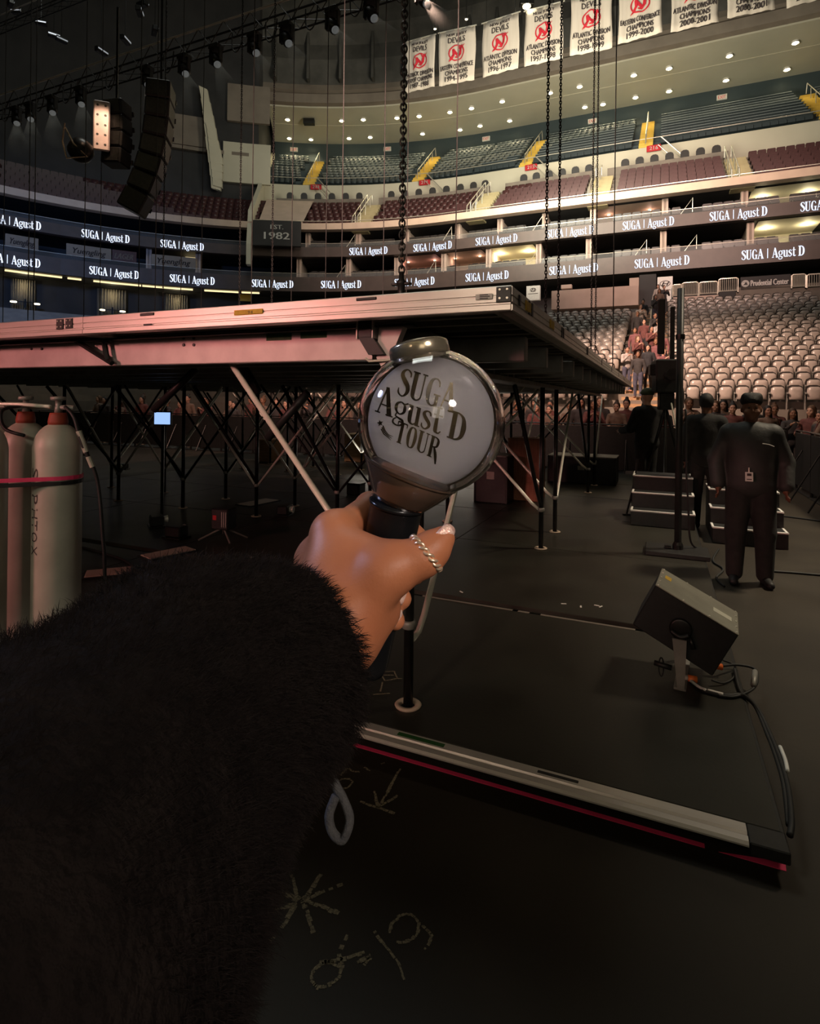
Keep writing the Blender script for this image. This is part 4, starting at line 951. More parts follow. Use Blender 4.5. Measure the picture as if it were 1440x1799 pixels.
hd_base = MB().bbox(-.17, .17, -.14, .14, -.14, 0, .02).mesh('base_box', 'black'); hd_yoke = MB().box(-.19, -.15, -.06, .06, -.5, -.12).box(.15, .19, -.06, .06, -.5, -.12).mesh('yoke', 'black')
hd_head = MB().lathe([(.06, -.24), (.14, -.2), (.16, .05), (.13, .18), (.06, .22)], 14).mesh('lamp_head', 'blackm', True); hd_lens = MB().lathe([(.02, -.255), (.10, -.245)], 12).mesh('lens', glow('moving_head_lens', (.8, .82, .8), .10), True)
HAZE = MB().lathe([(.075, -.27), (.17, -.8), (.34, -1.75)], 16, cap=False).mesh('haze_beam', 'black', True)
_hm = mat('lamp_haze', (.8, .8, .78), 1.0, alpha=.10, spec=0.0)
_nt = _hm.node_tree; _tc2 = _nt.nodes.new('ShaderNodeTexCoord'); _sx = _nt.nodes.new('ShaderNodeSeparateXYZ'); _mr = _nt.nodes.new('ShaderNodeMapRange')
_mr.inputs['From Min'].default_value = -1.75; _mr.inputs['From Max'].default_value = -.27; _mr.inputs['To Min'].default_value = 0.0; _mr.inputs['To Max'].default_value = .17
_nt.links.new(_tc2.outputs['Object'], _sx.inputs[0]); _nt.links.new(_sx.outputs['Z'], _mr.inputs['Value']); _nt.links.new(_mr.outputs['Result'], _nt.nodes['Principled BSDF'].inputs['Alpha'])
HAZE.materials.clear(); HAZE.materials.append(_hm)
for i, px in enumerate(FX):
    w = on_s(px, 150, 10.3)[0]
    t = athing('moving_head', 'black moving-head stage light under the long truss, %s from the left' % ordinal(i), 'stage light', w, 10.15, TZ-.02, group='moving heads on the truss')
    link('base_box', hd_base, t); link('yoke', hd_yoke, t); hh = link('lamp_head', hd_head, t); hh.location = (0, 0, -.42); hh.rotation_euler = (-.3, -.6, 0); l = link('lens', hd_lens, hh)
    dv = Matrix.Rotation(-TH, 3, 'Z') @ (hh.rotation_euler.to_matrix() @ Vector((0, 0, -1))); q0 = A(w, 10.15, TZ-.44)+dv*.26
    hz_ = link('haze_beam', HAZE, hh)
    light('moving_head_beam', 'SPOT', q0, q0+dv*5, 10, (.86, .88, .84), .05, angle=26, blend=.6)
for i, px in enumerate([20, 78, 125, 200, 300, 418, 476, 545, 622, 700]):
    w = on_s(px, 150, 10.3)[0]; o = MB().tube(spline([(0, 0, .1), (.05, -.05, -.35), (.2, -.05, -.5), (.32, 0, -.25), (.36, 0, .1)], 5), .018, 6).build('cable_loop', 'rubber'); place(o, w, 10.05, TZ)
    tag(o, 'drooping black cable loop under the long truss, %s from the left' % ordinal(i), 'cable', 'cable loops on the truss')
def cab(wd, ht, dp):
    m = MB(); m.prism([(-wd/2, -ht/2), (wd/2, -ht/2), (wd/2, ht/2), (-wd/2, ht/2)], dp, T(0, 0, 0)); return m
def line_array(label, pts, Y, wd, dp, yaw, plate=False):
    p0 = W(*pts[0], Y); t = thing('line_array', label, 'loudspeaker', p0, yaw)
    R = Matrix.Rotation(-yaw, 3, 'Z'); Q = [R @ (W(x, y, Y)-p0) for x, y in pts]
    for a, b in zip(Q[:-1], Q[1:]):
        d = (a-b); Mx = frame((a+b)/2, (0, 1, 0), d) if False else None
        up = d.normalized(); side = Vector((1, 0, 0)) - up*up.x; side = Vector((0, 1, 0)).cross(up) if abs(up.x) > .95 else side.normalized(); fwd = up.cross(side)
        Mx = Matrix(((side.x, fwd.x, up.x, 0), (side.y, fwd.y, up.y, 0), (side.z, fwd.z, up.z, 0), (0, 0, 0, 1))); Mx.translation = (a+b)/2
        ht = d.length*.96; o = MB().bbox(-wd/2, wd/2, -dp/2, dp/2, -ht/2, ht/2, .03).build('cabinet', 'black', t); o.matrix_local = Mx
        MB().bbox(-wd/2+.04, wd/2-.04, -dp/2-.02, -dp/2, -ht/2+.03, ht/2-.03, .01).build('grille', 'blackm', o)
        if plate:
            MB().box(wd/2-.06, wd/2+.02, -dp*.4, dp*.4, -ht/2, ht/2).build('side_plate', 'alu', o)
        MB().box(-wd/2-.02, wd/2+.02, dp/2, dp/2+.05, -.06, .06).build('rigging_bar', 'blackm', o)
    MB().tube([(0, 0, 0), (0, 0, 2.5)], .03, 6).build('hanging_cable', 'blackm', t)
    return t
line_array('big black curved line array of loudspeakers hanging at upper left', [(283, 150), (282, 182), (280, 214), (276, 246), (269, 278), (260, 308), (248, 338), (230, 372)], 15.5, .62, .75, .2)
line_array('shorter loudspeaker column left of the big curved array', [(205, 180), (206, 208), (207, 236), (205, 264), (203, 292)], 15.0, .55, .5, -.1)
pl = thing('rigging_panel', 'pale drilled rigging panel lit orange beside the loudspeakers', 'panel', W(178, 265, 14.6), .35)
MB().bbox(-.19, .19, -.04, .04, 0, 1.28, .03).build('panel_sheet', 'beam', pl)
hm = MB().lathe([(.03, 0), (.03, .006)], 8, rotM('X', 90)).mesh('hole', 'black')
for i in range(5):
    for sx in (-.09, .09): o = link('hole', hm, pl); o.location = (sx, -.041, .15+.25*i)
light('rigging_panel_lamp', 'SPOT', W(172, 120, 13.4), W(176, 225, 14.5), 170, (1, .62, .40), .1, angle=46)
light('array_side_lamp', 'SPOT', W(420, 300, 12.5), W(284, 215, 15.5), 130, (1, .50, .38), .2, angle=24)
fx = thing('globe_fixture', 'round glassy stage lamp in a copper frame left of the speakers', 'stage light', W(142, 265, 14.4), .3)
MB().lathe([(.03, -.3), (.2, -.24), (.29, -.08), (.3, .08), (.2, .25), (.08, .3)], 16, rotM('X', 70)).build('lamp_body', 'blackm', fx, True)
MB().tube([(-.34, -.1, .6), (-.36, -.2, .1), (-.25, -.25, -.32), (.2, -.25, -.22), (-.1, -.3, .05), (-.3, -.2, .45)], .022, 6).build('lamp_frame', 'gold', fx)
for i, (px, py, Y) in enumerate([(30, 20, 30), (72, 40, 30), (95, 62, 30), (108, 70, 30), (178, 90, 26), (220, 70, 26), (245, 20, 25), (272, 54, 25), (18, 6, 30), (250, 8, 25)]):
    t = thing('rig_fixture', 'small dim rig fixture high in the dark roof, %s from the left' % ordinal(i), 'fixture', W(px, py, Y), .3*i, 'dim roof fixtures')
    MB().bbox(-.28, .28, -.12, .12, -.12, .12, .03).build('fixture_body', 'blackm', t); MB().box(-.26, .26, -.13, -.121, -.03, .03).build('fixture_lens', glow('dim_lens_%d' % i, (.8, .85, .9), .35 if i not in (1, 2, 7) else 1.0), t)
    MB().tube([(0, 0, .1), (0, 0, 3)], .02, 5).build('drop_pole', 'blackm', t)
# bright work lamp near the fourth banner and two small bulbs above the first banners
for i, (px, py, Y, r) in enumerate([(925, 8, 42, .5), (764, 50, 40, .16), (819, 33, 40, .16)]):
    t = thing('work_lamp', ['square white work lamp above the fourth banner', 'small white bulb above the first banner', 'small white bulb above the second banner'][i], 'lamp', W(px, py, Y), 0)
    MB().bbox(-r, r, -r*.5, r*.5, -r*.2, r*.5, .03).build('lamp_housing', 'blackm', t); MB().lathe([(r*.3, -r*.5), (r*.6, -r*.35), (r*.6, -r*.2)], 10).build('lamp_lens', 'warmwin', t)
    MB().tube([(0, 0, r*.4), (0, 0, r*.4+3)], .03, 5).build('drop_pole', 'blackm', t)
    if i == 0: light('work_lamp_light', 'SPOT', W(px, py, Y)+Vector((0, -.6, -.3)), W(955, 60, 42), 300, (1, .9, .6), .2, angle=120)

# ------------------------------------------------------------------ banners
BN = [(712, 763, 158, 68, 'PATRICK DIVISION', 'PLAYOFF CHAMPIONS', '1987-1988'), (771, 833, 146, 52, 'EASTERN CONFERENCE', 'CHAMPIONS', '1994-1995'), (846, 911, 128, 32, 'ATLANTIC DIVISION', 'CHAMPIONS', '1996-1997'),
      (921, 988, 110, 12, 'ATLANTIC DIVISION', 'CHAMPIONS', '1997-1998'), (1002, 1074, 92, -12, 'ATLANTIC DIVISION', 'CHAMPIONS', '1998-1999'), (1086, 1162, 68, -40, 'EASTERN CONFERENCE', 'CHAMPIONS', '1999-2000'),
      (1178, 1262, 48, -65, 'ATLANTIC DIVISION', 'CHAMPIONS', '2000-2001'), (1276, 1363, 24, -95, 'EASTERN CONFERENCE', 'CHAMPIONS', '2000-2001'), (1381, 1475, 2, -120, 'EASTERN CONFERENCE', 'CHAMPIONS', '2002-2003')]
for i, (x0, x1, yb, yt, l1, l2, l3) in enumerate(BN):
    SB = 39.0; wa, wb = on_s(x0, yb, SB)[0], on_s(x1, yb, SB)[0]; zb_, zt_ = on_s((x0+x1)/2, yb, SB)[1], on_s((x0+x1)/2, yt, SB)[1]
    bw, bh = wb-wa, zt_-zb_
    t = athing('championship_banner', 'cream hanging banner with red emblem and black lettering ending %s, %s from the left' % (l3, ordinal(i)), 'banner', (wa+wb)/2, SB, zb_, rot=.08*math.sin(i*2.1), group='hanging banners')
    fy = lambda x, z, i=i: .05*math.sin(x*5+i)+.035*math.sin(x*11+z*1.3+i*2)
    NX, NZ = 14, 8; m = MB(); vs = []
    for b_ in range(NZ+1):
        for a_ in range(NX+1):
            x, z = -bw/2+bw*a_/NX, bh*b_/NZ; vs.append((x*(1-.03*math.sin(b_*.7+i)), fy(x, z), z))
    m.add(vs, [(b_*(NX+1)+a_, b_*(NX+1)+a_+1, (b_+1)*(NX+1)+a_+1, (b_+1)*(NX+1)+a_) for b_ in range(NZ) for a_ in range(NX)])
    c = m.build('banner_cloth', 'banner', t, True); md = c.modifiers.new('thickness', 'SOLIDIFY'); md.thickness = .02; md.offset = 1
    ff = lambda cz: (lambda x, z: (x, fy(x, cz+z)-.075, cz+z))
    m = MB()
    for txt, cz, wd, ht in ((l3, .095, .62, .095), (l2, .205, .62 if l2 == 'CHAMPIONS' else .86, .085), (l1, .315, .9, .085), ('DEVILS', .80, .46, .10), ('NEW JERSEY', .905, .55, .05)):
        put_text(m, txt, bw*wd, bh*ht, ff(bh*cz), .016)
    m.build('lettering', 'ink', t)
    m = MB(); R_ = min(bw*.22, bh*.14); cz = bh*.56; fe = ff(cz)
    ringp = [(R_*math.cos(a), R_*math.sin(a), R_*.16) for a in np.linspace(0, 2*math.pi, 25)]
    for st in (ringp, [(-R_*.45, R_*.55, R_*.34), (-R_*.4, -R_*.2, R_*.34), (-R_*.7, -R_*.75, R_*.3), (-R_*1.05, -R_*1.1, R_*.05)], [(-R_*.5, R_*.5, R_*.3), (R_*.25, -R_*.5, R_*.34)],
               [(R_*.75, R_*.95, R_*.08), (R_*.55, R_*.6, R_*.32), (R_*.45, -R_*.2, R_*.36), (R_*.15, -R_*.62, R_*.30), (-R_*.25, -R_*.55, R_*.1)], [(R_*.2, R_*.95, R_*.05), (R_*.35, R_*.6, R_*.26), (R_*.7, R_*.62, R_*.2), (R_*1.1, R_*.95, R_*.04)]):
        vs, fs = stroke2d(st); m.add([fe(x, z) for x, z in vs], fs)
    m.build('emblem', 'inkred', t)
    MB().tube([(-bw/2-.1, 0, bh+.03), (bw/2+.1, 0, bh+.03)], .05, 6).build('top_bar', 'rail', t)
    MB().tube([(-bw*.4, 0, bh+.03), (-bw*.4, 0, bh+8)], .02, 4).tube([(bw*.4, 0, bh+.03), (bw*.4, 0, bh+8)], .02, 4).build('hanging_wire', 'blackm', t)
# ------------------------------------------------------------------ people
POSES = {  # elbow, wrist of the right arm (x > 0) and of the left arm
 'stand': (((.25, .03, 1.13), (.24, -.05, .90)), ((-.25, .03, 1.13), (-.24, -.05, .90))),
 'hips': (((.285, .05, 1.14), (.275, -.05, .93)), ((-.285, .05, 1.14), (-.275, -.05, .93))),
 'phone': (((.25, -.12, 1.15), (.10, -.30, 1.36)), ((-.25, -.12, 1.15), (-.10, -.30, 1.36))),
 'rail': (((.25, -.06, 1.14), (.20, -.34, 1.10)), ((-.24, -.10, 1.16), (-.12, -.36, 1.14))),
 'wave': (((.30, -.10, 1.48), (.27, -.18, 1.76)), ((-.25, .02, 1.13), (-.22, -.12, .93))),
}
def arm_prims(pose, g=0.0, hand=True, k=1.0):
    out = []
    for sg, (el, wr) in zip((1, -1), POSES[pose]):
        sh = (.175*sg, .01, 1.40); el = np.array(el); wr = np.array(wr)
        out += [('c', sh, el, .054+g, .043+g, .02), ('c', el, el+(wr-el)*(1.0 if g == 0 else .97), .041+g, .029+g*1.1, .02)]
        if hand:
            d = (wr-el)/np.linalg.norm(wr-el); side = np.array((0, -1, 0)) if abs(d[1]) < .8 else np.array((0, 0, 1)); side = side-d*(side@d); side /= np.linalg.norm(side); up = np.cross(d, side)
            pc = wr+d*.05; out.append(('c', wr, pc, .026, .030, .012))
            for f, (o, ln) in enumerate(((-.027, .065), (-.009, .075), (.009, .07), (.026, .055))):
                b = wr+d*.075+side*o; m_ = b+d*ln*.55-up*.006*sg; out += [('c', b-d*.02, m_, .0095, .009, .006), ('c', m_, m_+d*ln*.35-up*.02*sg, .009, .008, .003)]
            th = wr+d*.03+side*-.03; out.append(('c', th, th+d*.045-side*.022-up*.01*sg, .011, .009, .006))
    return out
def head_prims():
    p = [('c', (0, .015, 1.44), (0, .0, 1.57), .060, .052, .03), ('e', (0, .008, 1.655), (.077, .098, .105), None, .02), ('e', (0, -.028, 1.590), (.058, .066, .068), None, .02),
         ('e', (0, -.075, 1.545), (.026, .020, .020), None, .015), ('c', (0, -.090, 1.650), (0, -.107, 1.616), .007, .010, .008), ('e', (0, -.097, 1.612), (.017, .010, .008), None, .006),
         ('c', (-.032, -.084, 1.672), (.032, -.084, 1.672), .008, .008, .014)]
    for s in (-1, 1):
        p += [('e', (s*.079, .012, 1.63), (.011, .020, .032), None, .006), ('e', (s*.042, -.070, 1.605), (.026, .022, .024), None, .018), ('-', (s*.031, -.106, 1.650), (.015, .012, .008), None, .006)]
    p += [('c', (-.020, -.090, 1.573), (.020, -.090, 1.573), .005, .005, .005), ('c', (-.015, -.086, 1.562), (.015, -.086, 1.562), .0055, .0055, .004)]
    return p
def torso_prims(g=0.0, wide=1.0):
    return [('e', (0, .0, 1.27), (.165*wide+g, .108+g, .205+g), None, .04), ('e', (0, -.005, 1.08), (.150*wide+g, .108+g, .17+g), None, .05), ('e', (0, .01, .94), (.160*wide+g, .112+g, .115+g), None, .05),
            ('c', (-.15*wide, .01, 1.40), (.15*wide, .01, 1.40), .058+g, .058+g, .04)]
def leg_prims(g=0.0, foot=True, sp=.10):
    out = []
    for s in (-1, 1):
        hip, kn, an = (s*.088, 0, .90), (s*sp, -.015, .49), (s*(sp+.005), .012, .085)
        out += [('c', hip, kn, .086+g, .056+g, .03), ('c', kn, an, .054+g, .036+g, .02)]
        if foot: out += [('c', (s*(sp+.005), .03, .04), (s*(sp+.025), -.145, .03), .038, .028, .02)]
    return out
PM = {}
def person_meshes(pose, vox, hair, build):
    key = (pose, vox, hair, build)
    if key in PM: return PM[key]
    g = {'slim': .014, 'coat': .034, 'big': .046}[build]; wide = {'slim': .92, 'coat': 1.0, 'big': 1.08}[build]; sp = .12 if build == 'big' else .10
    d = {}
    bk, hk = (pose, vox, build), ('hair', vox, hair)
    if bk in PM: d.update(PM[bk])
    else:
        PM[bk] = person_base(pose, vox, build, g, wide, sp); d.update(PM[bk])
    if hk not in PM: PM[hk] = hair_mesh(hair, vox)
    d['hair'] = PM[hk]; PM[key] = d; return d
def person_base(pose, vox, build, g, wide, sp):
    d = {}
    d['body'] = sdf_mesh(head_prims()+torso_prims(0, wide)+arm_prims(pose)+leg_prims(0, sp=sp), vox, 'person', 'black')
    top = torso_prims(g, wide)+arm_prims(pose, g*.75, False)+[('c', (0, .015, 1.43), (0, .008, 1.475), .068, .064, .02)]
    if build != 'slim': top += [('e', (0, .0, .92), (.185*wide, .14, .11), None, .04)]
    d['top'] = sdf_mesh(top, vox*1.15, 'jacket', 'black'); d['legs'] = sdf_mesh([('e', (0, .01, .93), (.172*wide, .124, .11), None, .03)]+leg_prims(.036 if build == 'big' else .014, False, sp), vox*1.15, 'trousers', 'black')
    for s, n in ((1, 'shoe_r'), (-1, 'shoe_l')): d[n] = sdf_mesh([('c', (s*(sp+.005), .045, .046), (s*(sp+.028), -.155, .036), .047, .036, .01), ('c', (s*(sp+.005), .02, .05), (s*(sp+.005), .01, .12), .045, .042, .02)], vox*1.1, 'shoe', 'black')
    return d
def hair_mesh(hair, vox):
    hp = [('e', (0, .022, 1.672), (.088, .102, .108), None, .01)]
    if hair == 'long':
        for s in (-1, 1): hp += [('c', (s*.070, .02, 1.66), (s*.088, .03, 1.36), .030, .028, .02)]
        hp += [('c', (0, .075, 1.66), (0, .085, 1.34), .050, .060, .03), ('-', (0, -.085, 1.60), (.066, .085, .095), None, .01)]
    elif hair == 'bun': hp += [('e', (0, .06, 1.79), (.045, .045, .04), None, .02), ('-', (0, -.095, 1.61), (.072, .09, .10), None, .01)]
    elif hair == 'flat': hp = [('e', (0, .015, 1.715), (.094, .105, .066), None, .01), ('c', (-.05, -.02, 1.755), (.05, -.02, 1.755), .035, .035, .03), ('-', (0, -.12, 1.60), (.10, .10, .085), None, .01)]
    elif hair == 'cap': hp = [('e', (0, .01, 1.70), (.090, .108, .078), None, .01), ('c', (-.03, -.10, 1.695), (.03, -.10, 1.695), .020, .020, .02), ('-', (0, -.09, 1.60), (.12, .2, .075), None, .008)]
    else: hp += [('-', (0, -.095, 1.61), (.075, .10, .105), None, .01), ('-', (0, .0, 1.50), (.12, .13, .08), None, .01)]
    return sdf_mesh(hp, vox*.9, 'hair', 'black')
eye_me = MB().lathe([(.001, -.011), (.007, -.008), (.0105, 0), (.007, .008), (.001, .011)], 10).mesh('eye', mat('eye_dark', (.02, .012, .010), .15, 0, (.05, .03, .02), 200), True)
def person(label, loc, rotz, h=1.70, pose='stand', vox=.016, hair='short', build='slim', skin=1, hairm=0, top=None, legs=None, group=None, eyes=True, hairmat=None, shoes=True):
    d = person_meshes(pose, vox, hair, build); k = h/1.76
    def mk(nm, me, m, par=None):
        o = link(nm, me, par); o.material_slots[0].link = 'OBJECT'; o.material_slots[0].material = m; return o
    o = mk('person', d['body'], SKINS[skin]); o.location = loc; o.rotation_euler = (0, 0, rotz); o.scale = (k, k, k); tag(o, label, 'person', group)
    mk('jacket' if build != 'slim' else 'shirt', d['top'], top or CLOTH[0], o); mk('trousers', d['legs'], legs or M['cloth_black'], o)
    mk('cap' if hair == 'cap' else 'hair', d['hair'], hairmat or HAIRS[hairm], o)
    if shoes: mk('shoe', d['shoe_r'], M['rubber'], o); mk('shoe', d['shoe_l'], M['rubber'], o)
    if eyes:
        for s in (-1, 1): e = link('eye', eye_me, o); e.location = (s*.031, -.0895, 1.648); e.scale = (1, .6, .8)
    return o
# the guard and two crew members
gp = flr(1316, 1024)
guard = person('person in a big dark jacket with a white badge, standing beside the deck facing us', gp, -.42, 1.68, 'hips', .0095, 'flat', 'big', 0, 0, M['cloth_guard'], M['cloth_black'])
bd = MB().bbox(-.032, .032, -.006, .006, -.085, .0, .003).build('badge', 'white', guard); bd.location = (-.035, -.185, 1.06); bd.rotation_euler = (-.15, 0, 0)
MB().box(-.018, .018, -.0075, -.006, -.035, -.012).box(-.02, .02, -.0075, -.006, -.07, -.062).build('badge_print', 'ink', bd)
MB().tube([(-.035, -.178, 1.06), (-.035, -.176, 1.10)], .006, 6).build('badge_clip', 'steel', guard)
MB().tube([(.07, -.168, 1.325), (.12, -.160, 1.318), (.165, -.135, 1.30)], .004, 5).build('pocket_piping', 'white', guard)
person('person in a long dark coat seen from behind, left of the guard', flr(1238, 905, 0) if False else A(*toA(3.85, 7.4), 0), math.radians(155), 1.74, 'stand', .013, 'short', 'coat', 0, 0, M['cloth_black'], M['cloth_black'], eyes=False)
person('person in black with an olive cap at the stage edge, back turned', Vector((3.62, 8.7, .1)), math.radians(195), 1.74, 'rail', .013, 'cap', 'coat', 1, 0, M['cloth_black'], M['cloth_black'], eyes=False, hairmat=M['cloth_olive'])
CN = ['black', 'pale grey', 'dark red', 'navy', 'cream', 'brown', 'charcoal', 'crimson']; HN = ['short', 'long', 'bun', 'long']
def crowd(n, label, loc, rotz, h, group, pose=None, top=None):
    ci = top if top is not None else (n*5+n//3) % 8; hs = HN[(n*3+n//4) % 4]; ps = pose or ['stand', 'phone', 'rail', 'stand'][(n*7) % 4]
    wear = {'stand': 'arms down', 'phone': 'hands raised', 'rail': 'arms forward', 'wave': 'arm up'}[ps]
    person(label % (CN[ci], {'short': 'short hair', 'long': 'long hair', 'bun': 'hair bun'}[hs], wear), loc, rotz, h, ps, .0135, hs, 'slim', [1, 2, 2, 3][n % 4], [0, 1, 0, 2][(n//2) % 4], CLOTH[ci], CLOTH[[0, 6, 3][n % 3]], group, True, shoes=False)
n = 0
for i in range(15):
    s_ = 6.5+.38*i; w = 3.36+.12*(i % 2)
    crowd(n, 'person in %s top, %s, %s, behind right barrier, {} from near end'.format(ordinal(i)), A(w, s_, 0), -TH-math.radians(60-10*(i % 3)), 1.52+.05*(i % 4), 'crowd along the right barrier'); n += 1
for i in range(12):
    s_ = 6.8+.45*i; crowd(n, 'person in %s top, %s, %s, second row behind right barrier, {} back'.format(ordinal(i)), A(4.15, s_, 0), -TH-math.radians(50), 1.60+.04*(i % 3), 'crowd along the right barrier'); n += 1
for i in range(44):
    w = 3.1-.50*i+.12*math.sin(i*2.3); s_ = 12.15+.3*(i % 2)
    crowd(n, 'person in %s top, %s, %s, behind far barrier, {} from right'.format(ordinal(i)), A(w, s_, 0), -TH+.2*math.sin(i*1.7), 1.56+.05*(i % 5), 'crowd behind the far barrier'); n += 1
for i in range(18):
    w = 2.9-.55*i+.15*math.sin(i*1.3); crowd(n, 'person in %s top, %s, %s, rear row, far barrier, {} from right'.format(ordinal(i)), A(w, 13.0+.2*(i % 2), 0), -TH+.2*math.sin(i*2.7), 1.64+.05*(i % 4), 'crowd behind the far barrier'); n += 1
AP = [(22, .30, 'cream'), (21, .62, 0), (19, .38, 5), (17, .20, 0), (15, -.35, 6), (13, -.42, 4), (11, -.50, 0), (10, .25, 0), (8, -.15, 2), (8, .40, 1), (6, -.45, 7), (6, .15, 2), (5, .55, 7), (4, -.30, 2), (3, .35, 7), (2, -.6, 1), (2, .1, 6), (1, .6, 7), (1, -.2, 0)]
for i, (r, w, t) in enumerate(AP):
    crowd(n, 'person in %s top, %s, %s, on the aisle stairs, {} from top'.format(ordinal(i)), A(w, RS0+ST*r-.2, RZ0+SZ*r+.08), -TH+(.5 if i % 2 else -.2), 1.62+.04*(i % 3), 'people on the aisle stairs', ['stand', 'phone'][i % 2], 4 if t == 'cream' else t); n += 1
# aisle stairs of the lower bowl
t = athing('aisle_stairs', 'tan aisle stairs crowded with people through the grey seats', 'stairs', AISLES[1], RS0-ST/2, RZ0)
sm_ = MB().box(-.8, .8, 0, .36, -.2, .12).mesh('step', 'crate')
for i in range(NR-1): o = link('step', sm_, t); o.location = (0, ST*i+.36, SZ*i)
for i in range(NR): o = MB().box(-.8, .8, 0, .7, 0, .012).build('step', 'crate', t); o.location = (0, ST*i, SZ*i)
hr = MB()
for q in (6, 10, 14, 18, 20): hr.tube([(-.02, ST*q, SZ*q), (-.02, ST*q, SZ*q+1.0), (-.02, ST*(q+2.5), SZ*(q+2.5)+1.0), (-.02, ST*(q+2.5), SZ*(q+2.5))], .03, 6)
hr.build('handrail', 'rail', t)
# barricades
def barricade(label, w, s, rot, group):
    t = athing('barricade', label, 'barrier', w, s, 0, rot, group)
    for nm, me in BARR: link(nm, me, t)
b1 = MB().bbox(-.60, .60, -.02, .02, .10, 1.10, .006).mesh('barrier_panel', 'rubber'); b2 = MB().tube([(-.61, 0, 0), (-.61, 0, 1.14), (.61, 0, 1.14), (.61, 0, 0)], .024, 7).mesh('barrier_frame', 'blackm')
b3 = MB().bbox(-.60, .60, -.95, .05, .0, .02, .004).mesh('tread_plate', 'black')
b4 = MB().tube([(0, .02, .8), (0, .42, .03)], .014, 6).mesh('stay', 'blackm')
BARR = [('barrier_panel', b1), ('barrier_frame', b2), ('tread_plate', b3), ('stay', b4)]
for i in range(4): barricade('black stage barricade panel on the right, %s from the near end' % ordinal(i), 2.95, 6.6+1.24*i, math.radians(90), 'right-hand barricades')
for i in range(20): barricade('black stage barricade panel across the far end, %s from the right' % ordinal(i), 2.3-1.24*i, 11.65, math.radians(180), 'far barricades')

# ------------------------------------------------------------------ gas cylinders
def cylinder(label, px, Yb, r=.125, rot=0.0):
    x = ray(px, 1180)[0]*Yb; t = thing('gas_cylinder', label, 'gas cylinder', (x, Yb, 0), rot, 'gas cylinders'); h = 1.30
    prof = [(r*.92, 0), (r, .02), (r, h)]+[(r*math.cos(a)*.99+.0, h+.145*math.sin(a)) for a in np.linspace(.15, 1.2, 6)]+[(.042, h+.150)]
    MB().lathe(prof, 36).build('cylinder_body', 'cyl', t, True)
    MB().lathe([(.05, h+.128), (.052, h+.15), (.046, h+.185), (.042, h+.20)], 20).build('neck_collar', 'cylred', t, True)
    v = MB().build('valve', 'alu_d', t) if False else MB().lathe([(.020, h+.2), (.020, h+.235), (.016, h+.24), (.016, h+.27), (.040, h+.272), (.042, h+.285), (.038, h+.292), (.01, h+.294)], 14).build('valve', 'alu_d', t, True)
    MB().lathe([(.013, 0), (.015, .05), (.012, .09)], 10, T(0, 0, h+.23) @ rotM('Y', 90)).build('valve_outlet', 'alu_d', v)
    return t
c1 = cylinder('pale gas cylinder with red collar, right front one of the group', 97, 3.27); c2 = cylinder('pale gas cylinder just behind the right front one', 40, 3.45); c3 = cylinder('pale gas cylinder at the very left edge, nearest', -38, 3.12)
c4 = cylinder('pale gas cylinder at the left edge behind the nearest one', -22, 3.5)
m = MB(); rr = .1262
for k, (ch, z) in enumerate([('S', 1.165), ('P', 1.02), ('H', .94), ('T', .875), ('O', .81), ('X', .735)]):
    v, f = text2d(ch); wd = v[:, 0].max()
    m.add([(rr*math.cos(math.radians(242)+(y-.5)*.052/.125), rr*math.sin(math.radians(242)+(y-.5)*.052/.125), z-(x/wd-.5)*.055) for x, y in v], f)
m.build('stencil_letters', 'ink', c1)
# straps around the cylinders
sp = Vector((c1.location.x, c1.location.y, 0)); s3 = Vector((c3.location.x, c3.location.y, 0)); d = (s3-sp).normalized(); nrm = Vector((d.y, -d.x, 0));
if nrm.y > 0: nrm = -nrm
for nm, z0, hgt, m_, lab in (('ratchet_strap', 1.125, .022, 'pink', 'red strap tied round the gas cylinders'), ('ratchet_strap', 1.098, .022, 'rubber', 'black strap just below the red one round the gas cylinders')):
    r_ = .130; P = []
    for a in np.linspace(-100, 80, 16): q = math.radians(a); P.append(sp-d*r_*math.cos(q)*-1*-1+nrm*r_*math.sin(q) if False else sp+(nrm*math.cos(q)-d*math.sin(q)*-1)*r_*1.0)
    P = [sp+(-d*math.cos(q)+nrm*math.sin(q))*r_ for q in np.linspace(-1.2, math.pi/2, 12)]+[s3+(-d*math.cos(q)+nrm*math.sin(q))*r_ for q in np.linspace(math.pi/2, math.pi+1.0, 12)]
    mb = MB(); n_ = len(P); vs = []
    for p in P: vs += [p+Vector((0, 0, z0)), p+Vector((0, 0, z0+hgt))]
    mb.add(vs, [(2*i, 2*i+1, 2*i+3, 2*i+2) for i in range(n_-1)]); o = mb.build(nm, m_); tag(o, lab, 'strap'); md = o.modifiers.new('thickness', 'SOLIDIFY'); md.thickness = .004
hz = 1.535
p1, p2, p3 = c1.location, c2.location, c3.location
o = MB().tube(spline([(p1.x+.05, p1.y-.02, hz), (p1.x+.12, p1.y-.05, hz-.06), (p1.x+.17, p1.y-.06, hz-.20), (p1.x+.24, p1.y-.02, hz-.42), (p1.x+.27, p1.y, hz-.8), (p1.x+.26, p1.y+.1, .4), (p1.x+.42, p1.y+.3, .02)], 8), .010, 8).build('gas_hose', 'rubber', None, True); tag(o, 'black hose running down beside the right gas cylinder', 'hose')
MB().tube([(p1.x+.152, p1.y-.058, hz-.135), (p1.x+.19, p1.y-.048, hz-.255)], .0155, 10).build('hose_sleeve', 'cyl', o); MB().tube([(p1.x+.20, p1.y-.045, hz-.28), (p1.x+.22, p1.y-.035, hz-.34)], .0145, 10).build('hose_sleeve', 'cyl', o)
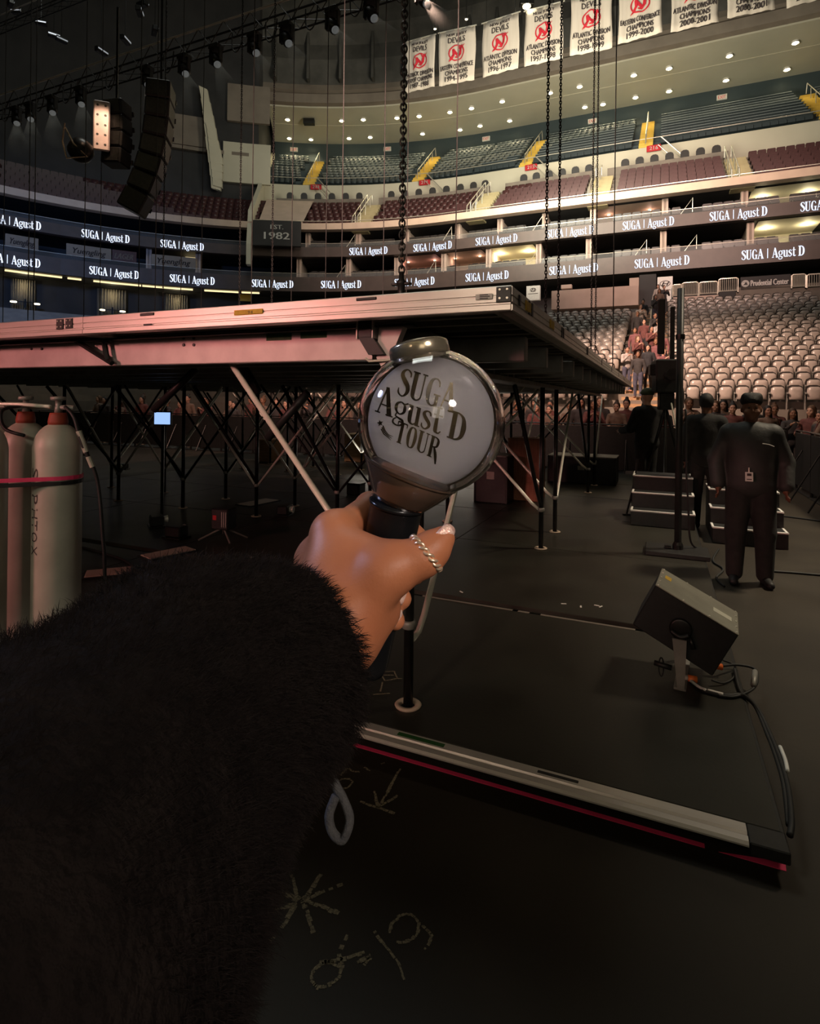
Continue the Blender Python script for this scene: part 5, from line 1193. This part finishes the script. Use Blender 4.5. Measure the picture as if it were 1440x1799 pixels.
o = MB().tube(spline([(p2.x-.02, p2.y-.02, hz), (p2.x-.06, p2.y-.12, hz-.03), (p2.x-.02, p2.y-.15, hz-.13), (p2.x+.10, p2.y-.16, hz-.17)], 8), .010, 8).build('gas_hose', 'rubber', None, True); tag(o, 'short black hose curling down from the second gas cylinder', 'hose')
o = MB().tube([(p3.x-.4, p3.y+.15, hz+.01), (p2.x, p2.y-.06, hz+.01), (p1.x-.03, p1.y-.03, hz)], .011, 8).build('manifold_pipe', 'steel', None, True); tag(o, 'horizontal metal manifold pipe joining the cylinder valves', 'pipe')

# ------------------------------------------------------------------ tilted floor light box with its yoke and cables
c = (W(1150, 1036, 2.98)+W(1281, 1097, 2.98)+W(1251, 1179, 2.98)+W(1118, 1114, 2.98))/4
lb = thing('flood_lamp', 'tilted black box floor lamp on a yoke with cables behind', 'floor lamp', (c.x, c.y, .1), math.radians(-29))
bw, bh, bdp = .43, .26, .36; RX = Matrix.Rotation(math.radians(26), 4, 'Y'); cz = c.z-.1
B = T(0, .0, cz) @ RX
bx = MB().bbox(-bw/2, bw/2, 0, bdp, -bh/2, bh/2, .006, B).build('lamp_housing', 'rubber', lb)
MB().bbox(-bw/2-.001, bw/2+.001, .002, bdp-.002, bh/2-.003, bh/2+.003, .002, B).build('top_plate', mat('grey_plate', (.30, .28, .22), .5, .1, (.25, .23, .18), 9, .04), lb)
sc = MB().lathe([(.0055, 0), (.0045, .004)], 8).mesh('screw', 'steel')
for x_ in np.linspace(-bw/2+.012, bw/2-.012, 4):
    for y_ in (.015, bdp-.015):
        o = link('screw', sc, lb); o.matrix_local = B @ T(x_, y_, bh/2+.003)
for y_ in (.1, .18, .27):
    for x_ in (-bw/2+.012, bw/2-.012): o = link('screw', sc, lb); o.matrix_local = B @ T(x_, y_, bh/2+.003)
MB().box(-bw/2+.03, -bw/2+.065, .2, .26, bh/2+.003, bh/2+.0045, B).build('sticker', 'yellow', lb); MB().box(bw/2-.13, bw/2-.035, .14, .2, bh/2+.003, bh/2+.0045, B).build('sticker', 'cream', lb)
# yoke: near arm with round plate, lever and base bar
kx, kz = -.012, cz+.005
MB().lathe([(.055, 0), (.055, .012), (.045, .016)], 24, T(kx, -.002, kz) @ rotM('X', 90)).build('pivot_disc', 'blackm', lb, True)
MB().prism([(kx-.038, kz-.05), (kx+.030, kz-.05), (kx+.022, -.0+.01), (kx-.012, .0+.01)], .012, T(0, -.03, 0)).build('yoke_arm', 'alu_d', lb)
MB().prism([(kx-.03, kz-.05), (kx+.03, kz-.05), (kx+.012, .01), (kx-.012, .01)], .012, T(0, bdp+.02, 0)).build('yoke_arm', 'alu_d', lb)
MB().bbox(kx-.03, kx+.03, -.03, bdp+.03, 0, .012, .003).build('yoke_base', 'alu_d', lb)
MB().tube(spline([(kx-.045, -.03, kz-.01), (kx, -.045, kz-.03), (kx+.04, -.04, kz-.015)], 5), .010, 8).build('handle_bow', 'black', lb, True)
MB().tube([(kx+.045, -.02, kz-.03), (kx+.062, -.03, kz-.085)], [.009, .012], 8).build('lock_lever', 'blackm', lb, True)
MB().tube([(kx-.125, -.02, .115), (kx-.04, -.02, .105)], .014, 10).build('clamp_bar', 'black', lb, True)
MB().tube([(kx-.09+.012*math.cos(a), -.02+.03*math.sin(a)*0, .10+.05*math.sin(a)) for a in np.linspace(0, 6.283, 14, endpoint=False)], .004, 5, closed=True).build('safety_loop', 'rubber', lb)
def cable(label, pts, r, m='rubber', z=None): return tag(MB().tube(spline(pts, 6), r, 7).build('power_cable', m, None, True), label, 'cable')
def fl(px, py, dz=.01, base=.1): p = flr(px, py, base+dz); return p
ca = cable('thick black cable bundle running from the lamp down the deck corner', [fl(1213, 1195), fl(1235, 1213), fl(1275, 1222), fl(1305, 1222), fl(1330, 1245), fl(1352, 1290), fl(1370, 1335), fl(1384, 1385), fl(1390, 1440), fl(1387, 1468, .0)], .011)
MB().tube(spline([fl(1211, 1194, .014), fl(1226, 1206, .016), fl(1240, 1213, .016)], 5), .0085, 8).build('white_sleeve', 'white', ca, True); MB().tube(spline([fl(1243, 1213, .016), fl(1270, 1220, .016)], 5), .0085, 8).build('white_sleeve', 'white', ca, True)
MB().tube(spline([fl(1370, 1312, .02), fl(1379, 1335, .02), fl(1383, 1355, .02)], 5), .008, 8).build('white_sleeve', 'white', ca, True)
cb = cable('black cable looping from the lamp to a grey plug', [fl(1268, 1170, .05), fl(1295, 1168, .03), fl(1325, 1175), fl(1330, 1195), fl(1320, 1212), fl(1290, 1224), fl(1262, 1222)], .007)
MB().tube([fl(1326, 1180, .02), fl(1323, 1204, .02)], .014, 10).build('plug', 'alu_d', cb, True)
cable('second black cable beside the thick bundle on the deck edge', [fl(1290, 1175, .02), fl(1300, 1215), fl(1325, 1240), fl(1346, 1288), fl(1362, 1330), fl(1376, 1380), fl(1384, 1450, 0)], .008)
cable('thin cable loop behind the floor lamp', [fl(1270, 1160, .05), fl(1290, 1170, .02), fl(1288, 1190), fl(1270, 1200), fl(1250, 1195, .03)], .005)
for i, (px, py) in enumerate([(1268, 1172), (1224, 1194)]):
    p = fl(px, py, .05 if i == 0 else .02); q = fl(px-16, py-3, .055 if i == 0 else .022)
    o = MB().tube([p, q], .017, 12).build('cable_connector', 'orange', None, True); tag(o, ['orange cable connector at the back of the floor lamp', 'orange cable connector under the floor lamp'][i], 'connector'); MB().tube([q, q+(q-p)*.5], .013, 10).build('connector_sleeve', 'white', o, True)

# ------------------------------------------------------------------ pole stand, steps, cases, camera
pb = flr(1190, 973, .1)
t = thing('pole_stand', 'tall black pole on a flat base plate, standing on the deck', 'stand', pb, -TH)
MB().bbox(-.30, .28, -.2, .2, 0, .05, .008).build('base_plate', 'black', t); MB().tube([(0, 0, .05), (0, 0, 2.66)], .033, 14).build('pole', 'black', t, True); MB().lathe([(.05, .05), (.05, .09), (.036, .12)], 14).build('pole_socket', 'blackm', t)
MB().lathe([(.042, 2.15), (.045, 2.17), (.042, 2.2)], 12).build('clamp', 'blackm', t); MB().bbox(-.12, -.06, -.03, .03, .05, .075, .004).build('latch', 'blackm', t)
cable('cable coiled down the black pole', [pb+Vector((.05, -.03, 1.45)), pb+Vector((.06, -.03, .9)), pb+Vector((.09, -.02, .5)), pb+Vector((.14, .02, .12)), pb+Vector((.3, .1, .02))], .010)
def steps(label, w, s, z, wd, rot=0.0):
    t = athing('step_unit', label, 'steps', w, s, z, rot, 'black step units')
    for i in range(3):
        MB().bbox(-wd/2, wd/2, .28*i, .28*(i+1)+(.0 if i < 2 else .25), 0, .185*(i+1)-.012, .006).build('riser_box', 'black', t)
        MB().bbox(-wd/2, wd/2, .28*i, .28*(i+1)+(.0 if i < 2 else .25), .185*(i+1)-.012, .185*(i+1), .003).build('tread', 'rubber', t)
        e = MB(); zt = .185*(i+1); y0, y1 = .28*i, .28*(i+1)+(.0 if i < 2 else .25)
        e.bbox(-wd/2, wd/2, y0-.006, y0+.025, zt-.014, zt+.003, .002); e.bbox(-wd/2-.003, -wd/2+.022, y0, y1, zt-.012, zt+.003, .002); e.bbox(wd/2-.022, wd/2+.003, y0, y1, zt-.012, zt+.003, .002)
        e.build('white_nosing', 'white', t)
a = toA(*flr(1112, 925, .1)[:2]); b = toA(*flr(1214, 929, .1)[:2]); steps('black step unit with white edges left of the pole', (a[0]+b[0])/2, (a[1]+b[1])/2, .1, .72, .0)
a = toA(*flr(1238, 953)[:2]); steps('black step unit with white edges behind the guard', a[0]+.45, a[1]+.02, 0, .75, .0)
# tall prompter panel, camera and tripod beyond the steps
ct = W(1168, 800, 8.4); t = thing('video_camera', 'black video camera on a tripod with a tall panel behind the pole', 'camera', (ct.x, ct.y, .1), -.2)
zz = lambda py: W(1168, py, 8.4).z-.1
MB().bbox(-.17, .13, -.16, .16, zz(690), zz(632), .02).build('camera_body', 'black', t); MB().lathe([(.07, 0), (.085, .2), (.09, .26)], 14, T(0, -.16, zz(660)) @ rotM('X', 90)).build('lens_barrel', 'blackm', t)
MB().bbox(-.12, -.02, .0, .05, zz(622), zz(524), .015).build('prompter_panel', 'black', t); MB().bbox(.06, .12, .02, .07, zz(640), zz(538), .01).build('side_panel', 'black', t)
MB().bbox(-.24, -.10, -.1, .05, zz(660), zz(640), .01).build('viewfinder', 'blackm', t); MB().bbox(-.1, .1, -.09, .09, zz(720), zz(690), .01).build('tripod_head', 'blackm', t)
for q in (.3, 2.4, 4.5): MB().tube([(0, 0, zz(715)), (.42*math.cos(q), .42*math.sin(q), .0)], .022, 7).build('tripod_leg', 'blackm', t)
MB().tube([(.05, -.05, zz(700)), (.12, -.4, zz(790))], .012, 6).build('pan_bar', 'steel', t)
st = flr(1100, 905, .1); t = thing('light_stand', 'thin leaning black stand left of the steps', 'stand', st, 0)
MB().tube([(0, 0, .01), (.14, .1, .42)], .014, 7).build('stand_leg', 'black', t); MB().tube([(.14, .1, .42), (.2, .14, .75)], .012, 7).build('stand_post', 'blackm', t); MB().bbox(-.05, .05, -.02, .02, 0, .02, .004).build('stand_foot', 'black', t)
def case(name, label, cat, px0, px1, py0, py1, base, dp, m, rot=0.0, slats=0):
    p = flr((px0+px1)/2, py1, base); hw = (px1-px0)/2/F*p.y; hh = (py1-py0)/F*p.y
    t = thing(name, label, cat, p, rot); MB().bbox(-hw, hw, 0, dp, 0, hh, .012).build('case_body', m, t)
    if slats:
        for i in range(slats): MB().bbox(-hw-.004, hw+.004, -.012, .0, hh*(i+.12)/slats, hh*(i+.88)/slats, .004).build('slat', m, t)
        for sx in (-1, 1): MB().bbox(sx*hw-.02, sx*hw+.02, -.02, .01, 0, hh, .004).build('corner_post', m, t)
    else:
        MB().bbox(-hw-.006, hw+.006, -.008, dp+.006, hh-.02, hh+.004, .004).build('lid_trim', 'alu_d', t)
        for sx in (-1, 1): MB().bbox(sx*hw*.98-.015, sx*hw*.98+.015, -.01, .02, .0, hh, .004).build('corner_trim', 'blackm', t)
        MB().bbox(-.06, .06, -.014, 0, hh*.5, hh*.66, .003).build('latch', 'alu_d', t)
    return t
case('flight_case', 'long low black flight case beneath the far end of the platform', 'case', 962, 1078, 802, 850, .1, .7, 'black', -TH)
case('wood_cabinet', 'tall reddish wooden cabinet under the platform', 'cabinet', 893, 946, 770, 880, .1, .5, 'wood', -TH, 3)
case('flight_case', 'black case left of the wooden cabinet', 'case', 832, 890, 800, 884, .1, .5, 'black', -TH)
case('wooden_crate', 'lower wooden slatted crate near the olive-capped person', 'crate', 1056, 1096, 788, 818, .1, .6, 'crate', -TH, 3)
k_ = case('wooden_crate', 'upper wooden slatted crate stacked near the olive-capped person', 'crate', 1052, 1092, 760, 818, .1, .6, 'crate', -TH, 3); 
for ch in k_.children: ch.scale = (1, 1, .5); 
k_.location.z = .1+.36
case('wire_basket', 'pale woven basket on the deck left of the globe', 'basket', 604, 640, 762, 812, .1, .5, 'crate', -TH, 5); case('wire_basket', 'pale slatted crate beside the long silver brace', 'basket', 453, 474, 772, 812, .1, .5, 'crate', -TH, 4)
p = flr(625, 868, .1); t = thing('equipment_case', 'small dark equipment case left of the fist', 'case', p, -TH); MB().bbox(-.12, .12, -.1, .1, 0, .16, .01).build('case_body', 'black', t); MB().bbox(-.125, .125, -.105, .105, .16, .185, .006).build('case_lid', 'blackm', t)
# gear on the deck below the platform at left
for i, (x0, y0, x1, y1, wd) in enumerate([(150, 1010, 232, 1002, .10), (255, 980, 335, 964, .10), (428, 888, 478, 878, .13)]):
    a, b = flr(x0, y0, .105), flr(x1, y1, .105); d = b-a; t = thing('ramp_plate', 'pale flat plate lying on the dark deck under the platform, %s from the left' % ordinal(i), 'plate', a, math.atan2(d.y, d.x), 'pale plates on the deck')
    MB().bbox(0, d.length, -wd, wd, 0, .012, .004).build('plate_sheet', 'concrete_l', t); MB().bbox(-.02, d.length+.02, -wd-.02, wd+.02, -.004, .004, .001).build('plate_border', 'rubber', t)
p = flr(392, 948, .1); t = thing('floor_fixture', 'small black floor fixture with a red label and splayed feet', 'stage light', p, -.3)
MB().bbox(-.10, .11, -.08, .08, .12, .34, .012).build('fixture_body', 'black', t); MB().bbox(-.075, -.03, -.084, -.08, .22, .27, .002).build('label_strip', 'red', t)
for k in range(3): MB().bbox(.03+.025*k, .045+.025*k, -.086, -.08, .15, .31, .002).build('cooling_fin', 'alu_d', t)
for q in (.5, 2.2, 3.8, 5.6): MB().tube([(0, 0, .13), (.25*math.cos(q), .25*math.sin(q), .012)], .010, 6).build('foot_bar', 'alu_d', t)
for i, (px, py) in enumerate([(215, 825), (148, 800), (500, 905), (275, 925), (310, 945), (150, 1120), (128, 1130), (440, 990), (412, 1000)]):
    p = flr(px, py, .1 if py < 1050 else .0); t = thing('stage_fixture', 'small dark fixture on the floor under the platform, item %s of the scattered gear' % ordinal(i), 'fixture', p, i*.7, 'scattered floor gear')
    if i < 5: MB().bbox(-.10, .10, -.07, .07, .02, .13, .012).build('fixture_body', 'black', t); MB().lathe([(.035, 0), (.045, .05)], 12, T(0, -.07, .08) @ rotM('X', 90)).build('fixture_lens', 'steel', t); MB().bbox(-.12, .12, -.09, .09, 0, .02, .004).build('fixture_base', 'blackm', t)
    else: MB().lathe([(.07, 0), (.07, .10 if i < 7 else .02), (.05, .14 if i < 7 else .025), (.02, .15 if i < 7 else .03)], 14).build('fixture_body', 'gloss_' if False else 'black', t, True); MB().lathe([(.02, 0), (.022, .03), (.01, .035)], 10, T(0, 0, .15 if i < 7 else .03)).build('fixture_cap', 'steel', t, True)
p = W(285, 735, 7.2); t = thing('monitor_screen', 'small glowing blue monitor among the braces', 'monitor', p, -.1)
MB().bbox(-.12, .12, 0, .03, -.09, .09, .006).build('monitor_case', 'black', t); MB().box(-.105, .105, -.002, 0, -.075, .075).build('screen', 'screen', t); MB().bbox(-.02, .02, .01, .03, -1.37, -.09, .003).build('monitor_post', 'blackm', t)
cable('black cable lying across the right-hand floor, nearer one', [flr(1345, 1003, .01), flr(1390, 1006, .01), flr(1460, 1012, .01)], .012); cable('black cable lying across the right-hand floor, farther one', [flr(1358, 905, .01), flr(1400, 910, .01), flr(1460, 918, .01)], .012)
cable('tangled black cable on the floor by the deck side', [flr(1262, 965, .01), flr(1252, 985, .01), flr(1270, 1000, .01), flr(1258, 1015, .01), flr(1272, 1030, .01)], .010)
cable('black cables sweeping past the pale plates to the left', [flr(140, 960, .11), flr(220, 985, .11), flr(250, 1020, .11), flr(280, 1060, .11)], .012)
# ------------------------------------------------------------------ the light stick
GY = .40; g = W(757, 741, GY); PXM = GY/F
hc = W(697, 886, .405)-g; ax = hc.normalized(); hdir = (W(632, 1195, .425)-g-hc).normalized()
ls = thing('light_stick', 'clear globe concert light stick with dark handle held up in the hand', 'light stick', g)
GR = .0515
def sphere(r, nu=48, nv=32):
    m = MB(); m.lathe([(r*math.sin(math.pi*(i+.02)/(nv+.04)), -r*math.cos(math.pi*(i+.02)/(nv+.04))) for i in range(nv+1)], nu); return m
so = sphere(GR); si = sphere(GR-.0022); si.f = [tuple(reversed(f)) for f in si.f]; so.add(si.v, si.f); gl = so.build('globe_shell', 'globe', ls, True)
RXd, RYd, RZd = .0448, .0085, .0462
MB().lathe([(math.sin(a), -math.cos(a)) for a in np.linspace(.02, math.pi-.02, 24)], 56, Matrix.Diagonal((RXd, RYd, RZd, 1)) @ rotM('X', 90)).build('white_panel', 'disc', ls, True)
MB().tube([(RXd*1.005*math.cos(a), 0, RZd*1.005*math.sin(a)) for a in np.linspace(0, 2*math.pi, 48, endpoint=False)], .0012, 8, closed=True).build('panel_rim', 'smoke', ls, True)
def on_disc(px, py, lift=.0006):
    x, z = (px-757)*PXM*.985, -(py-741)*PXM*.985; q = 1-(x/RXd)**2-(z/RZd)**2
    return (x, -RYd*math.sqrt(max(q, .0))-lift, z)
def disc_text(txt, cx, cy, wd, ht, deg, lean=0.0):
    m = MB(); ca, sa = math.cos(math.radians(deg)), math.sin(math.radians(deg))
    def fn(x, z, l): 
        x = x+lean*z; return on_disc(cx+x*ca+z*sa*.55, cy+x*sa-z*(ca*.2+.8), .0006+l*.6)
    put_serif(m, txt, wd, ht, fn); o = m.build('foil_lettering', 'foil', ls); return o
disc_text('SUGA', 750, 685, 106, 50, 17, .06); disc_text('Agust D', 741, 727, 166, 48, 19); disc_text('TOUR', 734, 773, 84, 37, 23)
m = MB()
st = [(6*(1 if k % 2 == 0 else .42)*math.cos(math.radians(90+36*k+12)), 6*(1 if k % 2 == 0 else .42)*math.sin(math.radians(90+36*k+12))) for k in range(10)]
m.add([on_disc(667+x, 744-y) for x, y in st], [tuple(range(9, -1, -1))])
for k in range(3):
    vs, fs = stroke2d([(672-k*1.5, 748+k*3, 2.2), (676-k, 757+k*3, 1.9), (682, 764+k*2.5, 1.5), (690-k*2, 767+k*3.2, .6)]); m.add([on_disc(x, y) for x, y in vs], fs)
m.build('comet_emblem', 'foil', ls)
capd = Vector((-.20, .12, 1)).normalized(); CM = frame((-.0085, 0, .0478), capd.cross(Vector((0, 1, 0))), capd)
MB().lathe([(.0200, -.005), (.0212, -.003), (.0212, .0045), (.0205, .0060), (.0190, .0068), (.010, .0075), (.002, .0076)], 36, CM).build('top_cap', 'chrome', ls, True)
AX = frame((0, 0, 0), ax.cross(Vector((0, 1, 0))), ax)
MB().lathe([(.0345, .0375), (.0338, .0405), (.0275, .0505), (.0220, .0580), (.0195, .0618)], 40, AX).build('smoky_cup', 'smoke', ls, True)
MB().lathe([(.0350, .0365), (.0355, .0370), (.0350, .0390), (.0340, .0395)], 40, AX).build('cup_rim', 'smoke', ls, True)
HX = frame(hc, hdir.cross(Vector((0, 1, 0))), hdir)
MB().lathe([(.0190, -.003), (.0196, .001), (.0190, .003), (.0186, .009), (.0185, .07), (.0182, .122), (.017, .128), (.012, .131), (.002, .132)], 40, HX).build('handle', 'gloss', ls, True)
MB().lathe([(.0198, -.0022), (.0203, -.0005), (.0198, .0012)], 40, HX).build('handle_collar', 'gloss', ls, True)
sx = [W(632, 1195, .425), W(576, 1310, .41), W(582, 1362, .40), W(603, 1405, .395), W(614, 1440, .39), W(602, 1475, .388), W(584, 1462, .39), W(578, 1432, .392), W(590, 1398, .395)]
MB().tube(spline([p-g for p in sx], 6), .0032, 8).build('wrist_strap', 'strap', ls, True)

# ------------------------------------------------------------------ the photographer's hand and sleeve
O = W(560, 1120, .36)
def H(px, py, Y): return np.array(W(px, py, Y)-O)
wr = H(582, 1110, .368); fore = H(400, 1230, .31)
imc, mmc, rmc, pmc = H(588, 940, .396), H(562, 985, .416), H(556, 1030, .428), H(565, 1072, .428)
P_ = [('c', fore, wr, .029, .0265, .01), ('c', wr, imc, .023, .0140, .014), ('c', wr, mmc, .022, .0135, .018), ('c', wr, rmc, .021, .0125, .018), ('c', imc, mmc, .0125, .0125, .016), ('c', mmc, rmc, .012, .012, .016), ('c', wr, pmc, .020, .0115, .014)]
tm, ti, tt = H(672, 1010, .364), H(740, 979, .366), H(779, 944, .370)
P_ += [('c', H(598, 1092, .366), tm, .0235, .0165, .016), ('c', H(604, 968, .388), H(688, 986, .366), .0115, .0125, .012), ('c', H(612, 1104, .372), H(664, 1070, .378), .0165, .0150, .012), ('e', H(608, 1020, .378), (.026, .018, .030), None, .014)]
P_ += [('c', tm, ti, .0155, .0125, .008), ('c', ti, tt, .0126, .0074, .005), ('e', H(760, 965, .367), (.0112, .0100, .0112), None, .006)]
P_ += [('e', imc+np.array((0, .002, .002)), (.0135, .0135, .0125), None, .006)]
def finger(a, b, c_, d, r, k=.004):
    return [('c', a, b, r*1.18, r, .008), ('e', b, (r*1.06,)*3, None, .003), ('c', b, c_, r, r*.90, k), ('c', c_, d, r*.90, r*.78, k)]
P_ += finger(imc, H(650, 890, .438), H(700, 915, .448), H(738, 950, .436), .0104)
P_ += finger(mmc, H(634, 945, .454), H(690, 975, .456), H(728, 1008, .432), .0106)
P_ += finger(rmc, H(628, 995, .458), H(684, 1028, .446), H(704, 1052, .416), .0100)
P_ += finger(pmc, H(626, 1042, .450), H(668, 1076, .436), H(694, 1090, .408), .0090)
hm = sdf_mesh(P_, .00135, 'person', 'skin', 2, .006)
arm = link('person', hm); arm.location = O; tag(arm, 'person in a fuzzy dark sleeve, left hand holding up the light stick', 'person')
# nails
def nail(px, py, Y, n, along, a, b):
    m = MB(); n = Vector(n).normalized(); al = Vector(along); al = (al-n*al.dot(n)).normalized(); s_ = n.cross(al); c_ = Vector(H(px, py, Y)); vs = []; N1, N2 = 8, 6
    for i in range(N2+1):
        for j in range(N1+1):
            u_, v_ = j/N1*2-1, i/N2*2-1; wd = a*(1-.22*max(v_, 0)**2-.1*max(-v_, 0)**2); vs.append(c_+s_*u_*wd+al*v_*b*(1-.16*u_*u_)-n*(.35*a*u_*u_+.15*b*v_*v_))
    m.add(vs, [(i*(N1+1)+j, i*(N1+1)+j+1, (i+1)*(N1+1)+j+1, (i+1)*(N1+1)+j) for i in range(N2) for j in range(N1)])
    o = m.build('fingernail', 'nail', arm, True); md = o.modifiers.new('thickness', 'SOLIDIFY'); md.thickness = .0009; md.offset = 0; return o
tdir = Vector(tt-ti).normalized()
nail(784, 941, .3635, (.42, -.80, .25), tdir, .0056, .0082)
nail(709, 1046, .4085, (.75, -.62, .05), (.2, -.55, -.6), .0052, .0068); nail(700, 1087, .4025, (.70, -.70, -.05), (.3, -.5, -.4), .0046, .006)
# twisted ring on the thumb
rc = Vector(ti)*.80+Vector(tt)*.20; u1 = tdir.orthogonal().normalized(); u2 = tdir.cross(u1); m = MB(); RR = .0131
for k in range(2):
    m.tube([rc+(u1*math.cos(a)+u2*math.sin(a))*(RR+.0010*math.cos(9*a+k*math.pi))+tdir*.0014*math.sin(9*a+k*math.pi) for a in np.linspace(0, 2*math.pi, 132, endpoint=False)], .00115, 6, closed=True)
m.build('thumb_ring', 'gold', arm, True)
# sleeve
SL = [(432, 1200, .335, .0600), (330, 1262, .290, .0680), (190, 1402, .225, .0660), (20, 1600, .170, .0700), (-150, 1850, .130, .0620)]
pr = []
for a, b in zip(SL[:-1], SL[1:]): pr.append(('c', H(*a[:3]), H(*b[:3]), a[3], b[3], .02))
pr.append(('c', H(*SL[-1][:3]), np.array(Vector((-.30, -.10, 1.26))-O), .062, .075, .02))
cd = (H(*SL[0][:3])-H(*SL[1][:3])); cd /= np.linalg.norm(cd)
for px, py, Y, r in [(500, 1092, .335, .026), (545, 1160, .342, .027), (540, 1250, .345, .026), (480, 1310, .34, .028), (430, 1100, .31, .028), (300, 1120, .27, .030), (360, 1330, .30, .03)]: pr.append(('e', H(px, py, Y), (r, r, r), None, .022))
pr.append(('-', H(610, 1150, .372), (.022, .022, .028), None, .012))
sme = sdf_mesh(pr, .0034, 'fuzzy_sleeve', 'fur', 2, .012); slv = link('fuzzy_sleeve', sme, arm)
nv = len(sme.vertices); co = np.empty(nv*3, np.float32); sme.vertices.foreach_get('co', co); co = co.reshape(-1, 3); no = np.empty(nv*3, np.float32); sme.vertices.foreach_get('normal', no); no = no.reshape(-1, 3)
wy = co[:, 1]+O.y; near = np.where(wy > .12)[0]; n_s = 90000; pick = RNG.choice(near, n_s); base = co[pick]+RNG.normal(0, .0016, (n_s, 3)); nn = no[pick]
flow = np.tile(cd*.5+np.array((0, 0, -.55)), (n_s, 1))+RNG.normal(0, .45, (n_s, 3)); dr = nn*.75+flow*.62; dr /= np.linalg.norm(dr, axis=1)[:, None]
dist = ((base[:, 1]+O.y)/.33)[:, None]; ln = (.0050+.0045*RNG.rand(n_s))[:, None]*(.35+.65*dist); side = np.cross(dr, RNG.normal(0, 1, (n_s, 3))); side /= np.linalg.norm(side, axis=1)[:, None]+1e-9; wd = .00020*dist
v0 = base-nn*.001-side*wd; v1 = base-nn*.001+side*wd; mid = base+dr*ln*.55; v2 = mid+side*wd*.8; v3 = mid-side*wd*.8; tip = base+dr*ln+np.array((0, 0, -.0018))*RNG.rand(n_s, 1)
V = np.stack([v0, v1, v2, v3, tip, tip+side*wd*.2], 1).reshape(-1, 3); b_ = np.arange(n_s)[:, None]*6
Q = np.concatenate([b_+np.array([[0, 1, 2, 3]]), b_+np.array([[3, 2, 5, 4]])])
tag(link('fur_pile', npmesh('fur_pile', V, Q, 'fur'), slv), kind='stuff')
